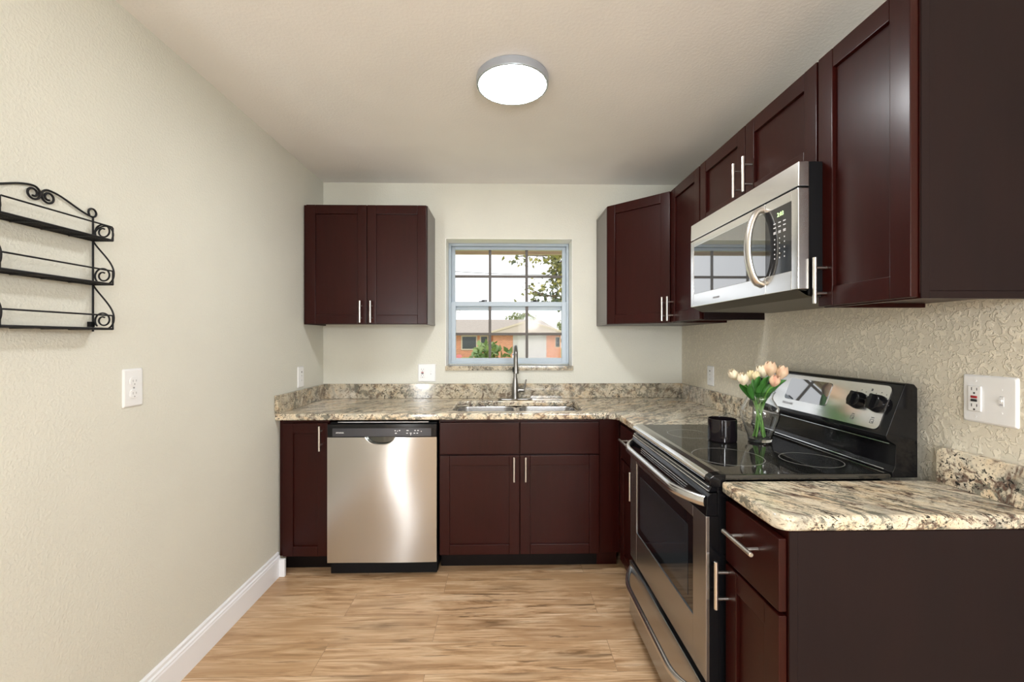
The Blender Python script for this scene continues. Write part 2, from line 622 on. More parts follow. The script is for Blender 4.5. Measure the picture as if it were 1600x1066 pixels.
ring(lo, FX0 + .018, FX1 - .018, FZ0 + .016, 1.610, .034, 3.228, 3.258, tb=.028, tt=.034)
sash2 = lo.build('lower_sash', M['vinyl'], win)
MB().box(FX0 + .044, FX1 - .044, 3.272, 3.276, 1.578, 2.003).build('pane', M['pane'], sash)
MB().box(FX0 + .052, FX1 - .052, 3.241, 3.245, FZ0 + .044, 1.576).build('pane', M['pane'], sash2)
MX = (-.098, .178)
for z0, z1, zm, y, par in ((1.578, 2.003, 1.803, 3.268, sash), (FZ0 + .044, 1.576, 1.369, 3.237, sash2)):
    g = MB()
    for x in MX:
        g.box(x - .0098, x + .0098, y - .003, y + .003, z0, z1)
    g.box(FX0 + .044, FX1 - .044, y - .0035, y + .0025, zm - .0098, zm + .0098)
    g.build('grid', M['muntin'], par)
for x in (-.15, .235):
    k = MB()
    k.box(x - .03, x + .03, 3.236, 3.256, 1.610, 1.616, .002)
    k.cyl((x, 3.246, 1.616), (x, 3.246, 1.622), .011)
    k.box(x - .002, x + .032, 3.24, 3.25, 1.618, 1.624, .002)
    k.build('sash_lock', M['iron'], sash2)
g = MB()
ring(g, -.345, -.322, 1.528, 1.552, .003, 3.2385, 3.2405, bev=0)
g.build('window_sticker', M['plastic_line'], sash2)
pk = mat('pink_sticker', (.75, .25, .25), .5)
g = MB()
g.prism([(.022 * math.cos(a * PI / 12), .016 * math.sin(a * PI / 12)) for a in range(24)], lambda a, z: (-.328 + a, 3.2395, 1.202 + z), lambda a, z: (-.328 + a, 3.2408, 1.202 + z))
g.build('window_sticker', pk, sash2)
# white painted reveal and the granite sill
rv = MB()
rv.box(WX0, WX0 + .003, YB, 3.225, WZ0, WZ1).box(WX1 - .003, WX1, YB, 3.225, WZ0, WZ1).box(WX0 + .003, WX1 - .003, YB, 3.225, WZ1 - .003, WZ1)
struct(rv.build('trim_1', M['reveal']))
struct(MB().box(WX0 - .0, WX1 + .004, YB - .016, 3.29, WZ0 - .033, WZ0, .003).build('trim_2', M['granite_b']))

# ---------------------------------------------------------------- cabinets
DT = .020      # door thickness
DG = .002      # gap between box and door
def door_mesh(x0, x1, z0, z1, st=.057, rl=None):
    """shaker door: stiles, rails, recessed panel; its face at y=-(DT+DG)"""
    rl = rl or st
    b = MB()
    y0, y1 = -(DT + DG), -DG
    bv = .003
    b.box(x0, x0 + st, y0, y1, z0, z1, bv).box(x1 - st, x1, y0, y1, z0, z1, bv)
    b.box(x0 + st, x1 - st, y0 + .0006, y1, z0, z0 + rl, bv).box(x0 + st, x1 - st, y0 + .0006, y1, z1 - rl, z1, bv)
    b.box(x0 + st - .002, x1 - st + .002, y0 + .0115, y1 - .002, z0 + rl - .002, z1 - rl + .002)
    return b
def handle_mesh(x, z, vert=True, L=.138, cc=.076, r=.006, so=.034):
    b = MB()
    yf = -(DT + DG)
    yb = yf - so
    if vert:
        ends = ((x, yb, z - L / 2), (x, yb, z + L / 2))
        posts = [(x, z - cc / 2), (x, z + cc / 2)]
    else:
        ends = ((x - L / 2, yb, z), (x + L / 2, yb, z))
        posts = [(x - cc / 2, z), (x + cc / 2, z)]
    a, c = Vector(ends[0]), Vector(ends[1])
    d = (c - a).normalized()
    b.tube([a, a + d * .0012, c - d * .0012, c], [r - .0012, r, r, r - .0012], 16)
    for px, pz in posts:
        b.cyl((px, yf, pz), (px, yb + r * .5, pz), .0045, 12)
    return b
def cabinet(name, label, group, loc, rz, wd, dp, z0, z1, doors=(), drawers=(), kick=0., end=None, cat='cabinet', open_top=False):
    """front of the box on local y=0, facing -y; doors: (x0,x1,z0,z1,hx,hz); drawers: (x0,x1,z0,z1,hx,hz or None)"""
    r = thing(name, loc, label, cat, group, rz)
    b = MB()
    zb = z0 + kick
    fr = .035
    # carcass with recessed underside and a face frame
    if open_top:
        b.box(0, .018, 0, dp, zb + .012, z1).box(wd - .018, wd, 0, dp, zb + .012, z1).box(.018, wd - .018, dp - .012, dp, zb + .012, z1)
        b.box(.018, wd - .018, .018, dp - .012, zb + .012, zb + .03).box(.018, wd - .018, 0, .018, zb + .012, z1)
    else:
        b.box(.0, wd, .0, dp, zb + .012, z1, .0008, 1)
    b.box(0, wd, 0, .018, zb, zb + .012).box(0, .015, .018, dp, zb, zb + .012).box(wd - .015, wd, .018, dp, zb, zb + .012)
    b.build('body', M['cherry'], r, local=True)
    if kick:
        MB().box(0, wd, .070, dp, 0, zb).build('toe_kick', M['toe'], r, local=True)
    if end == 'right':
        e = MB()
        e.box(wd + .0005, wd + .004, 0, .020, zb, z1, .001, 1)
        e.box(wd + .0005, wd + .003, .020, dp, zb + (.018 if not kick else 0), z1, .0005, 1)
        if not kick:
            e.box(wd + .0005, wd + .004, .020, dp, zb, zb + .0175, .001, 1)
        else:
            e.box(wd + .0005, wd + .003, .070, dp, 0, zb)
        tag(e.build('end_panel', M['side'] if rz else M['side_glare'], r, local=True), 'plain brown side panel')
    for (x0, x1, a, c, hx, hz) in doors:
        dr = door_mesh(x0, x1, a, c).build('door', M['cherry'], r, local=True)
        if hx is not None:
            handle_mesh(hx, hz).build('handle', M['nickel'], dr, local=True)
    for (x0, x1, a, c, hx, hz) in drawers:
        d = MB().box(x0, x1, -(DT + DG), -DG, a, c, .004, 2).build('drawer' if hx is not None else 'false_drawer_front', M['cherry'], r, local=True)
        if hx is not None:
            handle_mesh(hx, hz, False).build('handle', M['nickel'], d, local=True)
    return r

UZ0, UZ1 = 1.4245, 2.182
WG, BG = 'dark cherry wall cabinets', 'dark cherry base cabinets'
# -- wall cabinet left of the window (front plane y = 2.776)
x0 = XL + .004
wl = .4805 + x0
cabinet('wall_cabinet', 'dark cherry two-door wall cabinet left of the window, against the left wall', WG,
        (x0, 2.776, 0), 0, -.4845 - x0, YB - .001 - 2.776, UZ0, UZ1, end='right',
        doors=((.022, .4005, UZ0 + .003, UZ1 - .003, .4005 - .032, 1.503), (.404, -.4845 - x0 - .001, UZ0 + .003, UZ1 - .003, .404 + .030, 1.503)))
# -- diagonal corner wall cabinet
cc = thing('corner_wall_cabinet', (.672, 2.776, 0), 'dark cherry corner wall cabinet with one diagonal door, right of the window', 'cabinet', WG)
b = MB()
poly = [(.672, YB - .001), (.672, 2.776), (.978, 2.470), (XR - .001, 2.470), (XR - .001, YB - .001)]
b.prism(poly, lambda x, y: (x, y, UZ0), lambda x, y: (x, y, UZ1), .0008, 1)
b.build('body', M['cherry'], cc)
b = MB()
b.box(.668, .6715, 2.790, YB - .022, UZ0 + .018, UZ1 - .018).box(.667, .6715, 2.776, 2.790, UZ0, UZ1, .001, 1).box(.667, .6715, YB - .022, YB - .002, UZ0, UZ1, .001, 1)
b.box(.667, .6715, 2.790, YB - .022, UZ0, UZ0 + .0175, .001, 1).box(.667, .6715, 2.790, YB - .022, UZ1 - .0175, UZ1, .001, 1)
tag(b.build('end_panel', M['side_glare'], cc), 'plain brown side panel')
Ld = math.hypot(.306, .306)
def diag(bm_b):
    mtx = Matrix.Rotation(-PI / 4, 4, 'Z')
    bmesh.ops.transform(bm_b.bm, matrix=mtx, verts=bm_b.bm.verts[:])
    return bm_b
dd = diag(door_mesh(.010, Ld - .010, UZ0 + .003, UZ1 - .003)).build('door', M['cherry'], cc, local=True)
diag(handle_mesh(Ld - .042, 1.503)).build('handle', M['nickel'], dd, local=True)
# -- right wall upper run, front plane x = .980, local x runs toward the camera
R90 = -PI / 2
UX = .982
UD = XR - .001 - UX
cabinet('wall_cabinet', 'tall narrow one-door dark cherry wall cabinet between the corner cabinet and the microwave', WG,
        (UX, 2.4675, 0), R90, .3685, UD, UZ0, UZ1, doors=((.003, .3655, UZ0 + .003, UZ1 - .003, .042, 1.503),), end='right')
cabinet('wall_cabinet', 'short two-door dark cherry wall cabinet directly above the microwave', WG,
        (UX, 2.0945, 0), R90, .7905, UD, 1.868, UZ1, doors=((.003, .394, 1.871, UZ1 - .003, .394 - .022, 1.966), (.3975, .7875, 1.871, UZ1 - .003, .3975 + .045, 1.966)))
cabinet('wall_cabinet', 'tall one-door dark cherry wall cabinet nearest the camera, with exposed brown end panel', WG,
        (UX, 1.3035, 0), R90, .3035, UD, UZ0, UZ1, doors=((.003, .3025, UZ0 + .003, UZ1 - .003, .036, 1.503),), end='right')

# -- base cabinets on the back run (box front y = 2.478)
BY = 2.478
BD = YB - .001 - BY
cabinet('base_cabinet', 'narrow one-door dark cherry base cabinet between left wall and dishwasher', BG,
        (XL + .004, BY, 0), 0, .2775, BD, 0, ZC0 - .001, kick=.104, doors=((.026, .2765, .108, .858, .2765 - .033, .777),))
cabinet('sink_base_cabinet', 'dark cherry base cabinet with two doors under the kitchen sink', BG,
        (-.363, BY, 0), 0, .915, BD, 0, ZC0 - .001, kick=.104, open_top=True,
        doors=((.004, .4555, .108, .670, .4555 - .030, .598), (.4600, .911, .108, .670, .4600 + .031, .598)),
        drawers=((.004, .4555, .678, .858, None, None), (.4600, .911, .678, .858, None, None)))
# -- base cabinets on the right run (box front x = .671)
BX = .671
BDR = XR - .001 - BX
cb = cabinet('corner_base_cabinet', 'dark cherry corner base cabinet with drawer and door, left of the range', BG,
        (BX, 2.4765, 0), R90, .4365, BDR, 0, ZC0 - .001, kick=.104,
        doors=((.088, .434, .108, .670, .434 - .045, .613),), drawers=((.088, .434, .678, .858, .264, .797),))
MB().box(.5525, .6695, BY, BY + .02, .104, ZC0 - .001, .0008, 1).box(.5525, .6695, BY + .07, BY + .09, 0, .104).build('filler_panel', M['cherry'], cb)
bpy.context.view_layer.update()
# the filler was built in world space under a rotated root: undo that rotation
for ch in cb.children:
    if ch.name.startswith('filler_panel'):
        ch.rotation_euler = (0, 0, -R90)
cabinet('base_cabinet', 'narrow dark cherry base cabinet with drawer and door, right of the range, brown end panel', BG,
        (BX, 1.254, 0), R90, .2495, BDR, 0, ZC0 - .001, kick=.104, end='right',
        doors=((.003, .2475, .108, .676, .017, .617),), drawers=((.003, .2475, .684, .858, .125, .793),))

# ---------------------------------------------------------------- granite
def arc(cx, cy, r, a0, a1, n=8):
    return [(cx + r * math.cos(a0 + (a1 - a0) * k / n), cy + r * math.sin(a0 + (a1 - a0) * k / n)) for k in range(n + 1)]
CX, CY = .642, 2.4327
outer = [(XL + .001, YB - .001), (XL + .001, CY)] + arc(CX - .05, CY - .05, .05, PI / 2, 0) + [(CX, 2.028), (XR - .001, 2.028), (XR - .001, YB - .001)]
SKX0, SKX1, SKY0, SKY1 = -.300, .474, 2.515, 2.925
hole = rrect(SKX0, SKX1, SKY0, SKY1, .07, 8)[::-1]
me = fill_curve([outer, hole], ZC0, ZC1, .007, 'countertop')
tag(mesh_obj('countertop', me, M['granite']), 'L-shaped beige granite countertop with sink cutout under the window', 'countertop', 'granite countertops')
outer2 = [(XR - .001, 1.2545), (CX, 1.2545)] + arc(CX + .035, .997 + .035, .035, PI, 1.5 * PI) + [(XR - .001, .997)]
me = fill_curve([outer2], ZC0, ZC1, .009, 'countertop')
tag(mesh_obj('countertop', me, M['granite_r']), 'short beige granite countertop with rounded corner right of the range', 'countertop', 'granite countertops')
SG = 'granite backsplash strips'
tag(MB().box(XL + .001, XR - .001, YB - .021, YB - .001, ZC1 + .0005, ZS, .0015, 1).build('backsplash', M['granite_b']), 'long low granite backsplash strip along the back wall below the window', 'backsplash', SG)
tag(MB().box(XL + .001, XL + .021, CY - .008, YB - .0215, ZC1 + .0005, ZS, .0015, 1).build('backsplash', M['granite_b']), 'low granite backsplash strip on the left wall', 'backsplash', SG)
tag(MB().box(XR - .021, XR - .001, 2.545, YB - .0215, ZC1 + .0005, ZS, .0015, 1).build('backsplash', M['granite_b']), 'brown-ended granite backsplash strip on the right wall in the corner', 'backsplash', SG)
tag(MB().box(XR - .019, XR - .001, 2.030, 2.544, ZC1 + .0005, ZS - .002, .0015, 1).build('backsplash', M['granite_s']), 'pale speckled granite backsplash strip on the right wall beside the range', 'backsplash', SG)
bs = MB()
pl = [(1.236, ZC1 + .0005), (.998, ZC1 + .0005), (.998, ZS), (1.236 - .02, ZS)] + arc(1.236 - .02, ZS - .02, .02, PI / 2, 0, 5)[1:]
bs.prism(pl, lambda y, z: (XR - .021, y, z), lambda y, z: (XR - .001, y, z), .0012, 1)
tag(bs.build('backsplash', M['granite_s']), 'granite backsplash strip on the right wall below the red-button outlet', 'backsplash', SG)

# ---------------------------------------------------------------- sink and faucet
sk = thing('kitchen_sink', (.087, 2.72, .67), 'double-bowl stainless undermount sink set in the countertop below the window', 'sink')
def bowl(x0, x1, y0, y1):
    b = MB()
    z1 = ZC0 - .0015
    R = []
    for ex, z, r in ((.016, z1 - .001, .075), (.016, z1, .075), (0, z1, .065), (-.003, z1 - .004, .062), (-.006, z1 - .10, .06), (-.010, .70, .055), (-.018, .686, .045), (-.035, .680, .03)):
        R.append([(x, y, z) for x, y in rrect(x0 - ex, x1 + ex, y0 - ex, y1 + ex, r, 8)])
    b.loft(R, cap0=False, cap1=True)
    return b
bw = bowl(SKX0 + .006, .070, SKY0 + .004, SKY1 - .004).build('bowl', M['sink'], sk)
bw2 = bowl(.104, SKX1 - .006, SKY0 + .004, SKY1 - .004).build('bowl', M['sink'], sk)
for x, p in ((-.11, bw), (.285, bw2)):
    MB().lathe([(.042, .001), (.042, .003), (.034, .004), (.030, .002), (.012, .002)], (x, 2.74, .680), 24).build('drain', M['chrome'], p)

fx, fy = .084, 2.985
fa = thing('kitchen_faucet', (fx, fy, ZC1), 'brushed steel pull-down faucet standing behind the sink', 'faucet')
b = MB()
b.loft([[(x, y, z) for x, y in rrect(fx - .118 + e, fx + .118 - e, fy - .028 + e, fy + .028 - e, .027 - e, 6)] for e, z in ((.002, ZC1 + .0005), (0, ZC1 + .004), (.002, ZC1 + .007), (.008, ZC1 + .008))])
b.build('base_plate', M['faucet'], fa)
b = MB()
b.lathe([(.026, .008), (.025, .012), (.0235, .03), (.0235, .07), (.020, .11), (.0165, .135), (.0155, .150)], (fx, fy, ZC1), 28)
b.build('body', M['faucet'], fa)
pts = [(fx, fy, ZC1 + .150 + .02 * k) for k in range(4)]
zt = 1.205
for k in range(15):
    a = PI * k / 14
    pts.append((fx, fy - .085 + .085 * math.cos(a), zt + .075 * math.sin(a)))
pts.append((fx, fy - .171, 1.185))
MB().tube(pts, .0125, 16).build('spout', M['faucet'], fa)
b = MB()
b.tube([(fx, fy - .171, 1.188), (fx, fy - .171, 1.180), (fx, fy - .172, 1.150), (fx, fy - .173, 1.115), (fx, fy - .173, 1.108), (fx, fy - .173, 1.106)], [.0125, .0135, .016, .0195, .0195, .016], 24)
sh = b.build('spray_head', M['faucet'], fa)
MB().box(fx - .0225, fx - .0165, fy - .183, fy - .163, 1.118, 1.150, .0025).build('spray_button', M['black_m'], sh)
b = MB()
b.tube([(fx + .018, fy, ZC1 + .066), (fx + .060, fy, ZC1 + .066), (fx + .064, fy, ZC1 + .066)], [.0145, .0135, .011], 18)
b.build('valve', M['faucet'], fa)
b = MB()
b.tube([(fx + .056, fy, ZC1 + .066), (fx + .064, fy - .002, ZC1 + .085), (fx + .069, fy - .006, ZC1 + .110), (fx + .074, fy - .010, ZC1 + .140)], [.009, .0075, .006, .0045], 12)
b.build('lever', M['faucet'], fa)

# ---------------------------------------------------------------- dishwasher
dx0, dx1, dyf = -.972, -.369, 2.412
dw = thing('dishwasher', ((dx0 + dx1) / 2, 2.74, 0), 'stainless dishwasher with black control strip between the base cabinets', 'dishwasher')
b = MB()
b.box(dx0 + .004, dx1 - .004, 2.452, 3.03, .11, .862)
b.box(dx0 + .004, dx1 - .004, 2.49, 3.0, .004, .11)
b.build('body', M['black_m'], dw)
MB().box(dx0 + .004, dx1 - .004, 2.458, 2.474, .012, .088).build('kick_plate', M['black_m'], dw)
MB().box(dx0 + .05, dx1 - .05, 2.437, 2.451, .8640, .8680).build('mounting_strip', M['steel'], dw)
# gently bowed door skin
b = MB()
rings = []
pz0, pz1 = .092, .786
nx = 28
def dwy(x):
    t = (x - dx0) / (dx1 - dx0)
    return dyf + .0032 * (2 * t - 1) ** 2 + .0012 * math.sin(2.2 * PI * t)
front = [(dx0 + (dx1 - dx0) * k / nx, dwy(dx0 + (dx1 - dx0) * k / nx)) for k in range(nx + 1)]
back = [(dx1, 2.450), (dx0, 2.450)]
# front skin with a scooped pocket at the top edge
pk0, pk1 = -.762, -.598
def skin_z(x):
    if pk0 < x < pk1:
        t = (x - pk0) / (pk1 - pk0) * 2 - 1
        return pz1 - .040 * (1 - abs(t) ** 3.0) ** .8
    return pz1
def warp(x, z):
    t = (z - pz0) / (pz1 - pz0)
    return .0022 * math.sin(1.7 * PI * t + .4) * math.sin((x - dx0) * 8.)
xs = sorted(set([p[0] for p in front] + [pk0 + (pk1 - pk0) * k / 16 for k in range(17)]))
nz = 14
grid = [[b.bm.verts.new((x, dwy(x) + warp(x, pz0 + (pz1 - pz0) * j / nz), pz0 + (skin_z(x) - pz0) * j / nz)) for j in range(nz + 1)] for x in xs]
for i in range(len(xs) - 1):
    for j in range(nz):
        b.bm.faces.new((grid[i][j], grid[i + 1][j], grid[i + 1][j + 1], grid[i][j + 1]))
bk = [[b.bm.verts.new((x, 2.450, z)) for z in (pz0, skin_z(x))] for x in xs]
for i in range(len(xs) - 1):
    b.bm.faces.new((bk[i][0], bk[i][1], bk[i + 1][1], bk[i + 1][0]))
    b.bm.faces.new((grid[i][0], bk[i][0], bk[i + 1][0], grid[i + 1][0]))
    b.bm.faces.new((grid[i][nz], grid[i + 1][nz], bk[i + 1][1], bk[i][1]))
for i in (0, len(xs) - 1):
    b.bm.faces.new(grid[i] + [bk[i][1], bk[i][0]])
door = b.build('door', M['steel_dw'], dw, angle=25)
b = MB()
b.box(pk0, pk1, 2.436, 2.4495, pz1 - .040, pz1)
b.build('handle_pocket', mat('dark_pocket_steel', (.10, .105, .10), .10, 1.), door)
b = MB()
lip = [(pk0 + (pk1 - pk0) * k / 24, 0) for k in range(25)]
b.tube([(x, dwy(x) + .0005, skin_z(x) if 0 < k < 24 else pz1 - .001) for k, (x, _) in enumerate(lip)], .0022, 8)
b.build('pocket_rim', M['chrome'], door)
b = MB()
b.box(dx0, dx1, 2.417, 2.450, pz1 + .0015, .857, .003)
cp = b.build('control_strip', M['black'], dw)
MB().box(dx0 + .028, dx1 - .030, 2.4145, 2.4168, pz1 + .004, .836, .0008, 1).build('control_face', mat('charcoal_panel', (.035, .035, .042), .22), cp)
lettering('lettering', 'AMANA', .0125, (-.925, 2.4144, .8075), (1, 0, 0), (0, 0, 1), M['marks'], cp)
b = MB()
for x, z, ww in ((-.594, .808, .010), (-.598, .822, .006), (-.586, .820, .004), (-.574, .823, .008), (-.532, .808, .010), (-.512, .808, .010), (-.492, .808, .009), (-.476, .808, .009), (-.512, .800, .005), (-.530, .823, .012), (-.488, .823, .008), (-.472, .823, .008), (-.454, .818, .004)):
    b.box(x - ww / 2, x + ww / 2, 2.4138, 2.4144, z - .0022, z + .0022)
b.build('key_lettering', M['marks'], cp)

# ---------------------------------------------------------------- range
ry0, ry1 = 1.263, 2.020
rg = thing('range', (.9, (ry0 + ry1) / 2, 0), 'stainless and black freestanding electric range with smooth glass cooktop', 'stove')
b = MB()
b.box(.634, 1.150, ry0 + .003, ry1 - .003, .05, .902, .002, 1)
b.build('body', M['black'], rg)
for x in (.68, 1.1):
    for y in (ry0 + .06, ry1 - .06):
        MB().cyl((x, y, 0), (x, y, .05), .02, 12).build('leveling_foot', M['black_m'], rg)
# cooktop frame and glass
b = MB()
b.loft([[(x, y, z) for x, y in rrect(.640 + e, 1.158 - e, ry0 - .003 + e, ry1 + .003 - e, .012, 4)] for e, z in ((0, .9145), (0, .923), (.003, .928), (.010, .929))])
ct = b.build('cooktop', M['cooktop'], rg)
for cx, cy, r in ((.785, 1.815, .085), (.765, 1.462, .112), (1.020, 1.415, .090), (1.020, 1.850, .075)):
    b = MB()
    b.loft([[(cx + rr * math.cos(2 * PI * k / 64), cy + rr * math.sin(2 * PI * k / 64), zz) for k in range(64)] for rr, zz in ((r - .0016, .9291), (r - .0012, .9294), (r + .0012, .9294), (r + .0016, .9291))], False, False)
    b.build('burner_ring', M['ring'], ct)
b = MB()
for k in range(3):
    b.box(.700 + k * .012, .7012 + k * .012, 1.86, 1.90, .9290, .9293)
b.build('surface_lettering', M['ring'], ct)
# rounded stainless nose along the front edge, with black end caps
nose = [(.656, .897), (.622, .897), (.611, .902), (.607, .910), (.610, .919), (.620, .926), (.640, .9295), (.656, .9295)]
MB().prism(nose, lambda x, z: (x, ry0 + .032, z), lambda x, z: (x, ry1 + .002, z), .0008, 1).build('front_trim', M['chrome'], rg)
capo = [(.656, .893), (.618, .893), (.609, .900), (.6055, .910), (.609, .920), (.620, .9275), (.640, .9305), (.656, .9305)]
MB().prism(capo, lambda x, z: (x, ry0 - .003, z), lambda x, z: (x, ry0 + .0315, z), .002, 2).build('trim_cap', M['black'], rg)
# vent panel under the nose
b = MB()
b.prism([(.6335, .892), (.616, .892), (.609, .878), (.6335, .878)], lambda x, z: (x, ry0 + .004, z), lambda x, z: (x, ry1 - .004, z))
vp = b.build('vent_panel', M['black'], rg)
b = MB()
b.tube([(.613, ry0 + .02, .8885), (.613, ry1 - .01, .8885)], .0022, 8)
b.tube([(.6085, ry0 + .012, .8785), (.6085, ry1 - .01, .8785)], .0022, 8)
b.build('trim_line', M['chrome'], vp)
# oven door: black top band, stainless skin, window
od = MB()
DZ0, DZ1, DTOP = .318, .806, .874
WY0, WY1, WZa, WZb = 1.352, 1.930, .462, .770
xf, xb = .5975, .632
od.box(xf, xb, ry0, WY0, DZ0, DZ1, .002).box(xf, xb, WY1, ry1, DZ0, DZ1, .002)
od.box(xf + .0002, xb, WY0, WY1, DZ0, WZa, .002).box(xf + .0002, xb, WY0, WY1, WZb, DZ1, .002)
odo = od.build('oven_door', M['steel'], rg)
b = MB()
b.prism([(xb, DZ1 + .0005), (xf + .001, DZ1 + .0005), (xf + .004, .86), (xf + .016, DTOP), (xb, DTOP)], lambda x, z: (x, ry0 + .001, z), lambda x, z: (x, ry1 - .001, z), .0015, 1)
b.box(xf + .010, xb + .0015, ry0 - .0012, ry0 - .0002, DZ0, DZ1)
tag(b.build('door_band', M['black'], odo), 'black upper band')
b = MB()
for k in range(3):
    z = .836 + k * .0085
    b.tube([(xf + .0015 + k * .0009, ry0 + .16 - k * .012, z), (xf + .0015 + k * .0009, ry1 - .15, z)], .0016, 8)
b.build('vent_line', M['chrome'], odo)
b = MB()
b.box(xf + .004, xb - .01, WY0, WY1, WZa, WZb)
wv = b.build('oven_window', M['blackglass'], odo)
MB().box(xf + .0030, xf + .0038, WY0 + .045, WY1 - .045, WZa + .035, WZb - .045).build('inner_glass', M['ovenglass'], odo)
def bow(y0, y1, xw, xo, z, edge, flat, sag=0., n=56):
    pts = []
    for k in range(n + 1):
        t = k / n
        y = y0 + (y1 - y0) * t
        d = min(y - y0, y1 - y) / edge
        s = math.sin(min(1, d) * PI / 2) ** .8 if d > 0 else 0
        pts.append((xw + (xo - xw) * s, y, z - sag * s))
    b = MB()
    b.tube(pts, 1, 16, flat=flat, up=(0, 0, 1))
    return b
bow(ry0 + .010, ry1 - .020, .600, .547, .848, .15, (.012, .0165)).build('oven_handle', M['handle'], odo)
# storage drawer
b = MB()
b.box(.593, .632, ry0, ry1, .046, .296, .004)
sd = b.build('storage_drawer', M['steel'], rg)
bow(ry0 + .02, ry1 - .012, .596, .548, .262, .15, (.010, .0135), .020).build('drawer_handle', M['handle'], sd)
MB().box(.612, .633, ry0 + .004, ry1 - .004, .298, .316).build('drawer_gap', M['black_m'], rg)
# backguard
gx = lambda z: 1.139 + (z - 1.040) * (.0555 / .150)       # slanted face
bgp = [(1.236, .915), (1.236, 1.182), (1.226, 1.194), (1.206, 1.197), (1.1975, 1.193), (1.139, 1.040), (1.141, 1.030), (1.168, 1.014), (1.166, .945), (1.150, .932), (1.150, .915)]
bgp = [(1.236, .915), (1.236, 1.182), (1.226, 1.194), (1.206, 1.197), (1.1965, 1.193), (1.139, 1.040), (1.142, 1.028), (1.170, 1.012), (1.1665, .948), (1.159, .932), (1.159, .915)]
b = MB()
b.prism(bgp, lambda x, z: (x, ry0 + .002, z), lambda x, z: (x, ry1 - .002, z), .003, 2)
gd = b.build('backguard', M['black'], rg)
ea = Vector((1.139, 0, 1.040)); eb = Vector((1.1965, 0, 1.193))
SL = (eb - ea); Ls = SL.length; SU = SL.normalized(); SN = Vector((-SU.z, 0, SU.x))
def sp(y, t, d=0.):
    """point on the slanted control face: y along the range, t metres up the slope, d metres proud of it"""
    return ea + SU * t + SN * d + Vector((0, y, 0))
b = MB()
pl = rrect(ry0 + .034, ry1 - .034, .012, Ls - .010, .018, 5)
b.loft([[tuple(sp(y, t, d)) for y, t in pl] for d in (.0003, .0022)])
cpn = b.build('control_panel', M['steel_mw'], rg)
b = MB()
ym = (ry0 + ry1) / 2
b.loft([[tuple(sp(y, t, d)) for y, t in rrect(ym - .112, ym + .112, .050, .138, .012, 5)] for d in (.0023, .0045)])
b.build('display', M['mirrorglass'], cpn)
for y in (1.327, 1.402, 1.880, 1.955):
    kt = .092
    b = MB()
    c0 = sp(y, kt, .0023)
    b.tube([c0, c0 + SN * .004, c0 + SN * .0205, c0 + SN * .0225], [.0285, .0285, .025, .022], 28)
    b.loft([[tuple(c0 + SN * d + Vector((0, yy, 0)) + SU * tt) for yy, tt in rrect(-.006, .006, -.024, .024, .005, 3)] for d in (.019, .030, .0315)])
    b.build('knob', M['black'], cpn)
b = MB()
def mark(y, t, wy, wt):
    b.loft([[tuple(sp(yy, tt, d)) for yy, tt in ((y - wy, t - wt), (y + wy, t - wt), (y + wy, t + wt), (y - wy, t + wt))] for d in (.0022, .0026)])
for y in (1.327, 1.402, 1.880, 1.955):
    for k in range(9):
        a = math.radians(-120 + 30 * k)
        mark(y + .037 * math.sin(a), .092 + .037 * math.cos(a), .0014, .0014)
    mark(y, .046, .005, .0012)
    for q in (-.006, .006):
        mark(y + q, .034, .0006, .006)
        mark(y, .034 + q, .006, .0006)
    mark(y - .002, .032, .0018, .0018)
mark(1.364, .134, .003, .004)
b.build('dial_lettering', M['darkmarks'], cpn)
lettering('lettering', 'FRIGIDAIRE', .0125, tuple(sp(1.757, .030, .0022)), (0, -1, 0), tuple(SU), M['silver_logo'], cpn)
MB().tube([(1.160, ry0 + .03, .9335), (1.160, ry1 - .03, .9335)], .0035, 10).build('rear_trim', M['chrome'], gd)
MB().tube([(1.1685, ry0 + .022, 1.0125), (1.1685, ry1 - .022, 1.0125)], .0018, 8).build('rear_trim', M['chrome'], gd)

# ---------------------------------------------------------------- microwave
my0, my1, mz0, mz1, mxf = 1.278, 2.021, 1.479, 1.8635, .883
mw = thing('microwave', (1.08, (my0 + my1) / 2, mz0), 'stainless over-the-range microwave hung above the range', 'microwave')
b = MB()
b.box(.918, XR - .002, my0 + .004, my1 - .004, 1.462, 1.8640, .002, 1)
b.build('body', M['black_m'], mw)
b = MB()
b.prism([(.917, 1.788), (mxf, 1.788), (mxf + .002, 1.862), (.917, mz1)], lambda x, z: (x, my0, z), lambda x, z: (x, my1, z), .003, 2)
b.build('vent_grille', M['steel_mw'], mw)
def panel_frame(mb, ya, yb, hy0, hy1, hz0, hz1):
    mb.box(mxf, .917, ya, hy0, mz0, 1.7835, .003).box(mxf, .917, hy1, yb, mz0, 1.7835, .003)
    mb.box(mxf + .0002, .917, hy0, hy1, mz0, hz0, .002).box(mxf + .0002, .917, hy0, hy1, hz1, 1.7835, .002)
YS = 1.440
b = MB()
b.box(mxf, .917, 1.990, my1, mz0, 1.7835, .003).box(mxf + .0002, .917, YS + .001, 1.990, mz0, 1.538, .002).box(mxf + .0002, .917, YS + .001, 1.990, 1.754, 1.7835, .002)
md = b.build('door', M['steel_mw'], mw)
MB().box(mxf + .0015, .910, YS + .0015, 1.990, 1.538, 1.754).build('door_glass', M['mirrorglass'], md)
b = MB()
b.box(mxf, .917, my0, 1.310, mz0, 1.7835, .003).box(mxf + .0002, .917, 1.310, YS - .001, mz0, 1.538, .002).box(mxf + .0002, .917, 1.310, YS - .001, 1.752, 1.7835, .002)
mp = b.build('control_panel', M['steel_mw'], mw)
MB().box(mxf + .0015, .910, 1.310, YS - .001, 1.538, 1.752).build('control_glass', mat('control_glass_black', (.02, .02, .022), .05, **{'Specular IOR Level': .8}), mp)
